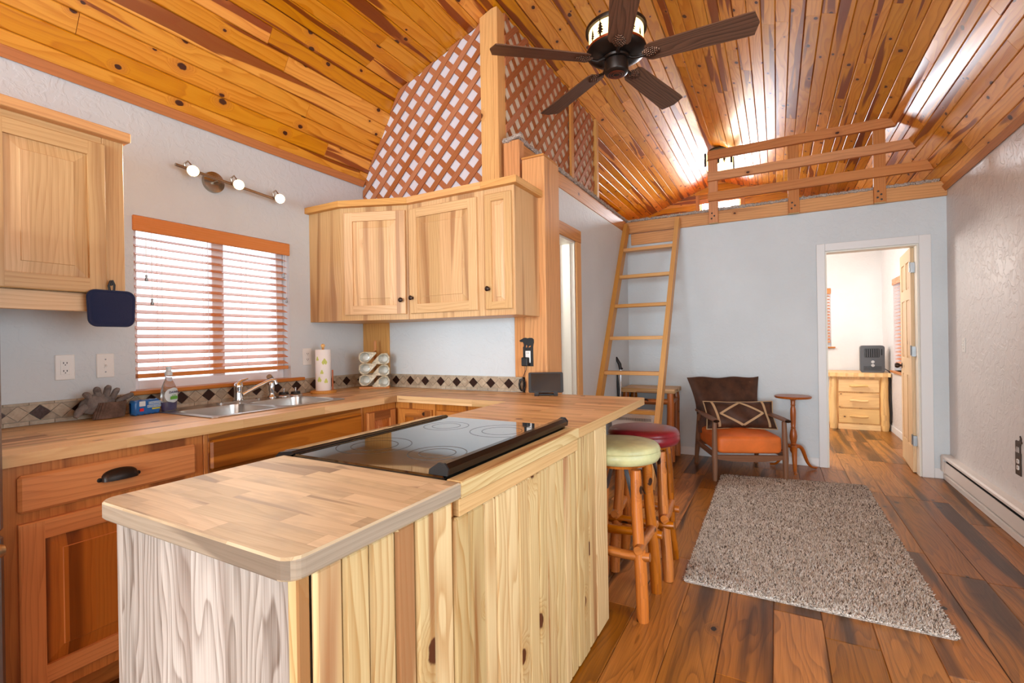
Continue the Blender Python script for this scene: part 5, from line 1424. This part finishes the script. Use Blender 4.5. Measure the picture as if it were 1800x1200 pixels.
# loft ceiling lamp
t = thing('loft_ceiling_lamp', 'small loft ceiling lamp with black plate and lit cream shade, behind the railing', 'ceiling lamp', (-.62, 6.75, 3.4))
MB().lathe([(0, 3.72), (.13, 3.72), (.135, 3.70), (.12, 3.685), (0, 3.68)], 28, T(-.62, 6.75, -.05)).build('ceiling_plate', M['iron'], t)
MB().tube([(-.62, 6.75, 3.64), (-.62, 6.75, 3.57)], .012, 8).build('stem', M['iron'], t)
sh = MB().prism(round_poly([(-.77, 6.60), (-.47, 6.60), (-.47, 6.90), (-.77, 6.90)], .03, 4), 'z', 3.44, 3.585).build('shade', M['loftglass'], t)
for (x, y) in ((-.772, 6.598), (-.468, 6.598), (-.468, 6.902), (-.772, 6.902)): Bx(x - .012, x + .012, y - .012, y + .012, 3.43, 3.60, b=.002).build('corner_bar', M['iron'], t)
br = [(0, 0), (.2, 0), (.22, .3), (.6, .32), (.62, 0), (.85, 0), (.9, .5), (.8, .75), (.3, .8), (.05, .72), (-.2, .62), (-.3, .45), (-.1, .38), (0, .35)]
MB().prism([(-.72 + .13 * p[0], 3.45 + .11 * p[1]) for p in br], 'y', 6.593, 6.597).build('bear_figure', M['iron'], sh)
MB().prism([(-.53 + .08 * p[0] - .02, 3.45 + .12 * p[1]) for p in pine], 'y', 6.593, 6.597).build('pine_figure', M['iron'], sh)
point('loft_lamp_light', (-.62, 6.75, 3.39), 14, .06, (1, .86, .68))

# ------------------------------------------------------------------ loft railing
lr = thing('loft_railing', 'cedar railing of three rails on three posts along the loft edge', 'railing', (.2, YB - .05, 2.43))
for (a, b, zt) in ((-.602, -.512, 3.165), (.112, .204, 3.15), (.778, .866, 3.125)):
    p = Bx(a, b, YB - .07, YB - .031, 2.432, zt, 'z', .003).build('post', M['rail'], lr)
    Bx(a + .002, b - .002, YB - .0695, YB - .0315, 2.425, 2.4319, 'x', .001).build('end_grain', M['pine'], p)
    for i, (x, z) in enumerate(((.3, 2.475), (.6, 2.50), (.35, 2.53), (.62, 2.455))):
        if i == 3 and a < .7: continue
        MB().lathe([(0, .004), (.008, .003), (.009, 0), (0, 0)], 10, T(a + (b - a) * x, YB - .07, z) @ RX(90)).build('bolt', M['bronze'], p)
for (xr, z0, z1, dz) in ((.915, 3.075, 3.16, .06), (1.045, 2.855, 2.94, .06), (1.15, 2.65, 2.735, .06)):
    MB().prism([(-.602, z0), (xr + .03, z0), (xr, z1), (-.602, z1)], 'y', YB - .109, YB - .0705, 'x').build('rail', M['rail'], lr)

# ------------------------------------------------------------------ loft ladder
ld = thing('loft_ladder', 'pale fir ladder leaning up to the loft beam', 'ladder', (-1.17, 3.95, 0))
def LY(z): return 3.90 + z * (YB - .095 - 3.90) / 2.5
k_ = (YB - .095 - 3.90) / 2.5
ln = math.hypot(1, k_); ez = Vector((0, k_ / ln, 1 / ln)); ey = Vector((0, 1 / ln, -k_ / ln))
for xa in (-1.474, -.924):
    F = frame((xa, 3.90, 0), (1, 0, 0), ey, ez)
    Lr = 2.5 * ln
    MB().prism([(-.05, .05 * k_), (.05, .05 * k_ + .012), (.05, Lr), (-.05, Lr)], 'x', 0, .043, 'z', F).build('rail', M['ladder'], ld)
for z in (.275, .605, .932, 1.256, 1.58, 1.893, 2.20):
    Bx(-1.431, -.918, LY(z) - .05, LY(z) + .045, z - .017, z + .017, 'x', .003).build('rung', M['ladder'], ld)
cl = tag(Bx(-1.425, -.925, YB - .022, YB - .001, 2.30, 2.425, 'x', .003).build('ladder_cleat', M['cedar']), 'cedar board fixed to the wall behind the ladder top', 'board')

# ------------------------------------------------------------------ log bar stools
def log(mb, p, q, r0, r1, n=12, seed=0, seg=10):
    rr = random.Random(seed); p, q = Vector(p), Vector(q)
    pts = []; rs = []
    ph = rr.uniform(0, 6)
    for i in range(seg + 1):
        t = i / seg
        o = Vector((math.sin(t * 7 + ph), math.cos(t * 6 + ph * 2), 0)) * .0035
        if abs((q - p).normalized().z) < .5: o = Vector((0, 0, math.sin(t * 6 + ph) * .004))
        pts.append(p.lerp(q, t) + o); rs.append((r0 + (r1 - r0) * t) * (1 + rr.uniform(-.05, .06)))
    rs = [rs[0] * .9] + rs[1:-1] + [rs[-1] * .9]
    return mb.tube(pts, rs, n)
def stool(label, x, y, mat, seed, rz=0, legs=None):
    t = thing('bar_stool', label, 'stool', (x, y, 0), R(rz), 'log bar stools at the peninsula')
    H = .675
    MB().lathe([(0, H), (.165, H), (.182, H + .006), (.191, H + .022), (.193, H + .035), (.189, H + .048), (.1875, H + .052), (.19, H + .056), (.187, H + .068), (.178, H + .078), (.12, H + .086), (0, H + .088)], 48).build('seat', mat, t, local=True)
    MB().tube([Vector((.189 * math.cos(a * .1309), .189 * math.sin(a * .1309), H + .056)) for a in range(49)], .0035, 6, cap=False).build('piping', mat, t.children[0])
    MB().lathe([(0, H - .02), (.13, H - .02), (.135, H - .001), (0, H - .001)], 32).build('seat_board', M['log'], t, local=True)
    tops = {}
    for i, (sx, sy) in enumerate(((1, -1), (1, 1), (-1, 1), (-1, -1))):
        mb = log(MB(), (sx * .105, sy * .105, H - .02), (sx * .137, sy * .137, 0), .0235, .029, 14, seed + i, 12)
        mb.build('leg', M['log'], t, local=True)
    z = .31
    for i, (a, b, zz) in enumerate((((.128, -.17), (.128, .17), z + .01), ((-.17, -.128), (.17, -.128), z - .035), ((-.128, -.17), (-.128, .17), z + .0), ((-.17, .128), (.17, .128), z - .03))):
        mb = log(MB(), (a[0], a[1], zz), (b[0], b[1], zz + .008), .022, .021, 12, seed + 20 + i, 8)
        mb.build('footrest', M['log'], t, local=True)
    for (sx, sy) in ((1, -1), (-1, -1), (1, 1), (-1, 1)):
        a_ = Vector((sx * .04, sy * .04, H - .022)); b_ = Vector((sx * .095, sy * .095, H - .18))
        MB().tube([a_ + Vector((-sx * .02, -sy * .02, 0)), a_, b_, b_ + Vector((sx * .012, sy * .012, -.02))], .011, 4, smooth=False, flat=.25).build('brace', M['strap'], t, local=True)
    return t
stool('log bar stool with pale green vinyl seat, nearest the island boards', -.672, 2.265, M['green'], 11)
stool('log bar stool with burgundy seat, behind the pale green one', -.655, 2.675, M['burg'], 51, 4)

# ------------------------------------------------------------------ armchair
ac = thing('armchair', 'low wooden armchair with orange seat and draped brown leather back', 'armchair', (-.335, 4.905, 0), R(22.5))
# local: -y is the front
for sx in (-1, 1):
    MB().tube([(sx * .292, -.305, 0), (sx * .292, -.302, .2), (sx * .288, -.295, .515)], [.018, .025, .019], 12).build('leg', M['teak'], ac, local=True)
    MB().tube([(sx * .285, .335, 0), (sx * .28, .27, .25), (sx * .282, .215, .50)], [.017, .025, .019], 12).build('leg', M['teak'], ac, local=True)
    arm = MB()
    pts = [(-.36, .026), (-.33, .033), (-.2, .03), (0, .022), (.18, .02), (.28, .022)]
    def armf(u, v):
        yv = -.365 + .66 * v
        wv = .014 + .028 * (max(0, math.sin(math.pi * min(1, (v * 1.15 + .06)))) ** .5) - .008 * v
        a = 2 * math.pi * u
        zc = .528 - .02 * (v - .1) ** 2 + .02 * v
        return Vector((sx * .292 + math.cos(a) * wv, yv, zc + math.sin(a) * .013))
    arm.grid(armf, 14, 16, closed_u=True)
    arm.build('armrest', M['teak'], ac, local=True, recalc=False)
    MB().box(sx * .292 - .012, sx * .292 + .012, -.29, .27, .2, .245, 'y', .004).build('side_rail', M['teak'], ac, local=True)
    # back frame upright
    MB().tube([(sx * .24, .20, .25), (sx * .245, .30, .55), (sx * .25, .37, .80)], [.016, .017, .013], 10).build('back_upright', M['teak'], ac, local=True)
MB().prism([(-.275, .19), (-.15, .172), (0, .168), (.15, .172), (.275, .19), (.275, .225), (-.275, .225)], 'y', -.312, -.29, 'x').build('front_rail', M['teak'], ac, local=True)
MB().box(-.275, .275, .25, .272, .2, .24, 'x').build('back_rail', M['teak'], ac, local=True)
def cushion(hx, hy, hz, cx, cy, cz, ex=.35, bul=.015, Mx=None, wr=.0):
    def f(u, v):
        a = 2 * math.pi * u; b = math.pi * (v - .5)
        sg = lambda q, e: math.copysign(abs(q) ** e, q)
        x = sg(math.cos(b), .18) * sg(math.cos(a), ex); y = sg(math.cos(b), .18) * sg(math.sin(a), ex); z = sg(math.sin(b), .32)
        p = Vector((cx + hx * x, cy + hy * y, cz + hz * z + bul * (1 - x * x) * (1 - y * y) * (1 if z > 0 else 0)))
        if wr: p += Vector((math.sin(p.z * 40 + p.x * 22), math.cos(p.x * 31 + p.z * 17), math.sin(p.x * 27 + p.y * 13))) * wr
        return (Mx @ p) if Mx else p
    return f
MB().grid(cushion(.272, .30, .078, 0, -.02, .312, .16, .028), 72, 30, closed_u=True).build('seat_cushion', M['orange'], ac, local=True, recalc=False)
# draped leather back: wide, with flared upper corners
def back(side):
    def f(u, v):
        x = (u - .5) * 2
        hw = .305 + .042 * max(0, (v - .5) / .5) ** 1.3 - .012 * math.sin(math.pi * v)
        z = .33 + .515 * v + .006 * (abs(x) ** 3) * v - .006 * math.cos(x * 7 + 1) * v
        y = .18 + .22 * v + .035 * (abs(x) ** 2.2) * (1 - .3 * v) * -1 * .6 + .008 * math.sin(x * 6 + v * 5) * (.3 + v) + .05 * max(0, abs(x) - .82) * v * 3
        th = .045 * (1 - abs(x) ** 4) * math.sin(math.pi * min(.97, max(.03, v * .9 + .05))) ** .6 + .003
        return Vector((hw * x, y + side * th, z))
    return f
mb = MB(); n1_, n2_ = 36, 24
fa, fb = back(-1), back(1)
mb.grid(fa, n1_, n2_); mb.grid(fb, n1_, n2_)
for i in range(n1_):
    for v in (0, 1):
        mb.poly([fa(i / n1_, v), fa((i + 1) / n1_, v), fb((i + 1) / n1_, v), fb(i / n1_, v)], 0)
for j in range(n2_):
    for u in (0, 1):
        mb.poly([fa(u, j / n2_), fa(u, (j + 1) / n2_), fb(u, (j + 1) / n2_), fb(u, j / n2_)], 0)
mb.build('back_cushion', M['brown'], ac, local=True, weld=True)
# lumbar pillow
lp = thing('lumbar_pillow', 'dark brown leather lumbar pillow with cream strap diamond, on the armchair', 'pillow', (-.335, 4.905, 0), R(22.5))
FP = T(.03, .02, .522) @ RX(-24) @ Matrix.Scale(1.1, 4)
def pill(u, v, side):
    x, z = (u - .5) * 2, (v - .5) * 2
    th = .06 * ((1 - x ** 4) * (1 - z ** 4)) ** .55
    pinch = 1 + .03 * (abs(x * z)) ** 2
    return Vector((.275 * x * (1 - .035 * (1 - abs(z)) * abs(x) ** 2) * pinch, side * th + .004 * math.sin(x * 9 + z * 4) * (1 - x * x), .118 * z * (1 - .05 * (1 - x * x)) * pinch))
mb = MB()
for sd in (-1, 1): mb.grid(lambda u, v: FP @ pill(u, v, sd), 30, 18)
pb = mb.build('pillow_body', M['brown'], lp, local=True, weld=True)
def strap(p, q, w_=.016, n=16):
    mb = MB(); p, q = Vector(p), Vector(q); d = (q - p).normalized(); nn = Vector((-d.y, d.x)) * w_ / 2
    def f(u, v):
        c_ = p.lerp(q, u) + nn * (v * 2 - 1)
        pt_ = pill(c_.x / 2 + .5, c_.y / 2 + .5, -1); pt_.y -= .003
        return FP @ pt_
    mb.grid(f, n, 2); return mb
for (p, q) in (((-.62, .0), (-.02, .86)), ((-.02, .86), (.62, .02)), ((.62, .02), (.02, -.86)), ((.02, -.86), (-.62, .0)), ((-.8, .93), (-.66, -.93)), ((.66, .93), (.78, -.93))):
    strap(p, q, .07 if abs(p[0] - q[0]) < .3 else .1).build('strap', M['suede'], pb, recalc=False)
ed = MB()
ring = [FP @ pill(u, 0, 0) for u in [i / 20 for i in range(21)]] + [FP @ pill(1, v, 0) for v in [i / 10 for i in range(1, 11)]] + [FP @ pill(1 - u, 1, 0) for u in [i / 20 for i in range(1, 21)]] + [FP @ pill(0, 1 - v, 0) for v in [i / 10 for i in range(1, 10)]]
ed.tube(ring + [ring[0]], .006, 8, cap=False).build('piping', M['suede'], pb)

# ------------------------------------------------------------------ pedestal side table
st_ = thing('pedestal_table', 'small round cherry pedestal table between armchair and doorway', 'side table', (.122, 5.19, 0))
O = T(.122, 5.19, 0)
MB().lathe([(0, .672), (.135, .672), (.148, .675), (.152, .682), (.152, .688), (.147, .693), (0, .693)], 48, O).build('table_top', M['cherry'], st_)
MB().lathe([(0, .155), (.016, .155), (.024, .165), (.03, .18), (.028, .225), (.02, .235), (.026, .242), (.021, .25), (.03, .29), (.032, .32), (.026, .36), (.018, .39), (.023, .395), (.018, .402), (.021, .44), (.024, .53), (.022, .57), (.016, .60), (.022, .606), (.018, .614), (.02, .65), (.045, .672), (0, .672)], 24, O).build('column', M['cherry'], st_)
for a in (-88, 32, 152):
    mb = MB(); d = Vector((math.cos(R(a)), math.sin(R(a)), 0)); n_ = 16; pts = []; rs = []
    P4 = ((.012, .215), (.125, .27), (.085, .03), (.205, .03), (.222, .013))
    for i in range(n_ + 1):
        t = i / n_
        if t < .88:
            q = t / .88; w4 = ((1 - q) ** 3, 3 * q * (1 - q) ** 2, 3 * q * q * (1 - q), q ** 3)
            r_ = sum(w4[j] * P4[j][0] for j in range(4)); z = sum(w4[j] * P4[j][1] for j in range(4)) - .014 * q
        else:
            q = (t - .88) / .12; r_ = P4[3][0] + (P4[4][0] - P4[3][0]) * q; z = .016 - .003 * q
        pts.append(Vector((.122, 5.19, z)) + d * r_); rs.append((.027 - .015 * t) if t < .8 else (.0145 if i < n_ else .010))
    mb.tube(pts, rs, 12, flat=.7); mb.build('leg', M['cherry'], st_)

# ------------------------------------------------------------------ log side table, vacuum, white heater behind the ladder
lt = thing('log_side_table', 'log-legged side table with plank top, behind the ladder', 'side table', (-1.17, 5.18, 0))
for i in range(4): Bx(-1.45, -.905, 4.99 + i * .097, 4.99 + i * .097 + .0965, .69, .735, 'x', .005).build('plank', M['block'], lt)
for i, (x, y) in enumerate(((-1.405, 5.03), (-.955, 5.03), (-1.405, 5.335), (-.955, 5.335))): log(MB(), (x, y, 0), (x, y, .69), .041, .035, 14, 70 + i).build('leg', M['log'], lt)
for i, (p, q) in enumerate((((-1.40, 5.03, .6), (-.96, 5.03, .6)), ((-1.40, 5.335, .25), (-.96, 5.335, .25)), ((-.955, 5.03, .2), (-.955, 5.33, .2)), ((-.955, 5.03, .6), (-.955, 5.33, .6)))): log(MB(), p, q, .03, .03, 12, 80 + i, 6).build('stretcher', M['log'], lt)
vc = thing('stick_vacuum', 'black-handled stick vacuum standing behind the ladder by the log table', 'vacuum', (-1.45, 4.9, 0))
MB().tube([(-1.440, 4.90, .10), (-1.436, 4.92, .55), (-1.432, 4.93, .93)], .011, 12).build('tube', M['chrome'], vc)
MB().tube([(-1.405, 4.905, .10), (-1.475, 4.94, .88)], .014, 10).build('hose', M['rubber'], vc)
MB().tube([(-1.432, 4.93, .93), (-1.44, 4.93, .985), (-1.475, 4.93, 1.05), (-1.50, 4.93, 1.055)], [.016, .019, .016, .012], 12).build('handle', M['rubber'], vc)
MB().tube([(-1.432, 4.93, .93), (-1.41, 4.93, .945)], .009, 8).build('trigger', M['rubber'], vc)
MB().prism(round_poly([(-1.52, 4.82), (-1.33, 4.82), (-1.33, 4.92), (-1.52, 4.92)], .03, 4), 'z', 0.005, .075).build('head', M['rubber'], vc)
wh = thing('white_space_heater', 'white box heater on the floor under the ladder, behind the stools', 'heater', (-1.2, 4.56, 0))
mb = MB(); mb.prism(round_poly([(-1.40, .03), (-1.012, .03), (-1.012, .53), (-1.40, .53)], [.01, .01, .035, .035], 5), 'y', 4.50, 4.68)
mb.build('case', M['enamel'], wh)
for i in range(26): Bx(-1.385 + i * .014, -1.379 + i * .014, 4.495, 4.499, .48, .505, b=0).build('grille_slat', M['galv'], wh)
for i in range(8): Bx(-1.38, -1.03, 4.494, 4.499, .07 + i * .022, .078 + i * .022, b=.001).build('grille_bar', M['galv'], wh)
for x in (-1.37, -1.05): Bx(x, x + .03, 4.53, 4.65, 0, .031, b=.002).build('foot', M['rubber'], wh)

# ------------------------------------------------------------------ shag rug
import numpy as np
rg2 = thing('shag_rug', 'taupe shag rug on the plank floor in front of the armchair', 'rug', (.09, 3.65, 0))
cor = [(-.437, 2.567), (.632, 2.567), (.624, 4.85), (-.453, 4.70)]
MB().prism(round_poly(cor, .02, 3), 'z', 0.0005, .012).build('backing', M['carpet'], rg2)
nr = np.random.RandomState(5); NT = 90000
s_, t_ = nr.rand(NT), nr.rand(NT)
t_ = t_ ** 1.25     # denser towards the near edge
cA = np.array(cor)
base = (cA[0] * (1 - s_)[:, None] + cA[1] * s_[:, None]) * (1 - t_)[:, None] + (cA[3] * (1 - s_)[:, None] + cA[2] * s_[:, None]) * t_[:, None]
ang = nr.rand(NT) * 6.283; lean = nr.normal(0, .007, (NT, 2)); h_ = .013 + .011 * nr.rand(NT)
ed_ = np.minimum(np.minimum(s_, 1 - s_) * 1.07, np.minimum(t_, 1 - t_) * 2.2); h_ = h_ * np.clip(.35 + ed_ / .045 * .65, .35, 1)
wd_ = (.0042 + .002 * nr.rand(NT)) * (1 + .6 * t_)
d_ = np.stack([np.cos(ang), np.sin(ang)], 1) * wd_[:, None]
V = np.zeros((NT, 4, 3))
n2 = np.stack([-d_[:, 1], d_[:, 0]], 1) * .6
V[:, 0, :2] = base - d_ ; V[:, 1, :2] = base + d_; V[:, 2, :2] = base + n2 * 1.5; V[:, :3, 2] = .010
V[:, 3, :2] = base + lean; V[:, 3, 2] = .010 + h_
idx = np.arange(NT)[:, None] * 4
Fc = np.concatenate([idx + np.array([0, 1, 3]), idx + np.array([1, 2, 3]), idx + np.array([2, 0, 3])], 0)
me = bpy.data.meshes.new('pile')
me.vertices.add(NT * 4); me.vertices.foreach_set('co', V.reshape(-1))
me.loops.add(len(Fc) * 3); me.loops.foreach_set('vertex_index', Fc.reshape(-1).astype(np.int32))
me.polygons.add(len(Fc)); me.polygons.foreach_set('loop_start', np.arange(0, len(Fc) * 3, 3, dtype=np.int32))
try: me.polygons.foreach_set('loop_total', np.full(len(Fc), 3, dtype=np.int32))
except Exception: pass
at = me.attributes.new('shade', 'FLOAT', 'FACE'); tone_ = nr.rand(NT); at.data.foreach_set('value', np.tile(tone_, 3))
me.update(calc_edges=True)
mr_, nt_, bs_n = newmat('shag_pile'); g_ = G(nt_)
a_ = g_.n('ShaderNodeAttribute'); a_.attribute_name = 'shade'
tc_ = g_.n('ShaderNodeTexCoord'); nn_ = g_.noise(tc_.outputs['Object'], 5.5, 3, .6)
rmp = g_.n('ShaderNodeValToRGB'); nt_.links.new(a_.outputs['Fac'], rmp.inputs[0])
rmp.color_ramp.interpolation = 'CONSTANT'; rmp.color_ramp.elements[0].color = lin4((96, 84, 76)); rmp.color_ramp.elements[1].color = lin4((248, 244, 240)); rmp.color_ramp.elements[1].position = .72
e_ = rmp.color_ramp.elements.new(.22); e_.color = lin4((220, 210, 198))
c_ = g_.mix(g_.m('MULTIPLY', g_.mapr(nn_, .42, .62), .22), rmp.outputs[0], lin((182, 172, 160)))
nt_.links.new(c_, bs_n.inputs['Base Color']); bs_n.inputs['Roughness'].default_value = .9; bs_n.inputs['Specular IOR Level'].default_value = .1
me.materials.append(mr_)
pile = bpy.data.objects.new('pile', me); C.objects.link(pile); put(pile, rg2); pile['kind'] = 'stuff'

# ------------------------------------------------------------------ baseboard heater
bh = thing('baseboard_heater', 'long white electric baseboard heater along the right wall', 'heater', (XR - .03, 3.5, 0))
ya, yb = 1.9, YB - .013
pr1 = [(XR - .001, .212), (XR - .055, .212), (XR - .066, .203), (XR - .066, .188), (XR - .06, .188), (XR - .06, .2), (XR - .053, .206), (XR - .008, .206), (XR - .008, .004), (XR - .001, .004)]
MB().prism(pr1, 'y', ya, yb - .07, 'y').build('back_panel', M['enamel'], bh)
MB().prism([(XR - .066, .168), (XR - .066, .078), (XR - .055, .066), (XR - .052, .066), (XR - .061, .08), (XR - .061, .168)], 'y', ya, yb - .07, 'y').build('front_cover', M['enamel'], bh)
MB().prism([(XR - .064, .056), (XR - .05, .06), (XR - .045, .055), (XR - .045, .004), (XR - .05, .004), (XR - .05, .048), (XR - .064, .046)], 'y', ya, yb - .07, 'y').build('base_rail', M['enamel'], bh)
Bx(XR - .045, XR - .01, ya, yb - .07, .09, .175, 'y', .001).build('fin_core', M['slot'], bh)
MB().prism([(XR - .001, .213), (XR - .055, .213), (XR - .068, .203), (XR - .068, .075), (XR - .05, .06), (XR - .05, .004), (XR - .001, .004)], 'y', yb - .07, yb, 'y').build('end_cap', M['enamel'], bh)

# ------------------------------------------------------------------ bedroom: dresser, heater box
dr = thing('log_dresser', 'three-drawer pale log dresser in the bedroom corner', 'dresser', (.93, 7.95, 0))
x0, x1, y0, y1 = .62, 1.255, 7.75, 8.28
Bx(x0 + .04, x1 - .04, y0 + .04, y1, .03, .70, 'z').build('carcass', M['logpale'], dr)
wv = [(x0 - .03 + i * (x1 - x0 + .045) / 24, y0 - .03 + .006 * math.sin(i * 1.7) + .004 * math.sin(i * .6)) for i in range(25)]
tp_ = MB(); tp_.prism(wv + [(x1 + .015, y1 + .02), (x0 - .03, y1 + .02)], 'z', .702, .755, 'x'); tp_.build('slab_top', M['logpale'], dr)
for i, x in enumerate((x0 + .035, x1 - .045)):
    log(MB(), (x, y0 + .045, 0), (x, y0 + .045, .70), .05, .045, 14, 90 + i).build('corner_log', M['logpale'], dr)
Bx(x0 + .085, x1 - .09, y0 + .005, y0 + .04, .0, .07, 'x').build('plinth', M['logpale'], dr)
for (za, zb) in ((.085, .27), (.29, .48), (.50, .665)):
    d_ = Bx(x0 + .095, x1 - .1, y0 + .012, y0 + .038, za, zb, 'x', .004).build('drawer', M['logpale'], dr)
    zm = (za + zb) / 2; xm = (x0 + x1) / 2 - .005
    log(MB(), (xm - .1, y0 - .018, zm), (xm + .1, y0 - .018, zm), .016, .016, 10, int(za * 100), 6).build('handle', M['logpale'], d_)
hb = thing('charcoal_heater', 'charcoal box heater with two round dials standing on the dresser', 'heater', (1.105, 7.9, .755), R(-4))
MB().prism(round_poly([(-.135, 0), (.125, 0), (.125, .355), (-.135, .355)], .03, 4), 'y', -.09, .09).build('case', M['heaterbox'], hb, local=True)
MB().prism(round_poly([(-.09, .2), (.07, .2), (.07, .315), (-.09, .315)], .01, 3), 'y', -.0925, -.0902).build('vent_window', M['slot'], hb, local=True)
for i in range(7): MB().box(-.085 + i * .023, -.078 + i * .023, -.096, -.0926, .205, .31, b=0).build('vent_bar', M['heaterbox'], hb, local=True)
MB().box(.085, .1, -.093, -.0902, .23, .31, b=.001).build('side_vent', M['slot'], hb, local=True)
for z in (.14, .095): MB().lathe([(0, .012), (.017, .011), (.02, 0), (0, 0)], 18, T(0, -.0902, z) @ RX(90)).build('dial', M['greyl'], hb, local=True)
for i in range(5): MB().box(-.1, .09, -.092, -.0902, .03 + i * .012, .035 + i * .012, b=0).build('vent_line', M['slot'], hb, local=True)
for x in (-.1, .07): MB().box(x, x + .03, -.07, .07, -.0, .0005, b=0)
pc_ = thing('heater_cord', 'black cord hanging beside the dresser along the bedroom wall', 'cord', (1.27, 7.9, .4))
MB().tube([(1.245, 7.99, .80), (1.281, 7.9, .77), (1.281, 7.80, .68), (1.279, 7.77, .45), (1.281, 7.75, .25), (1.275, 7.72, .16), (1.28, 7.80, .10)], .005, 8).build('cable', M['rubber'], pc_)
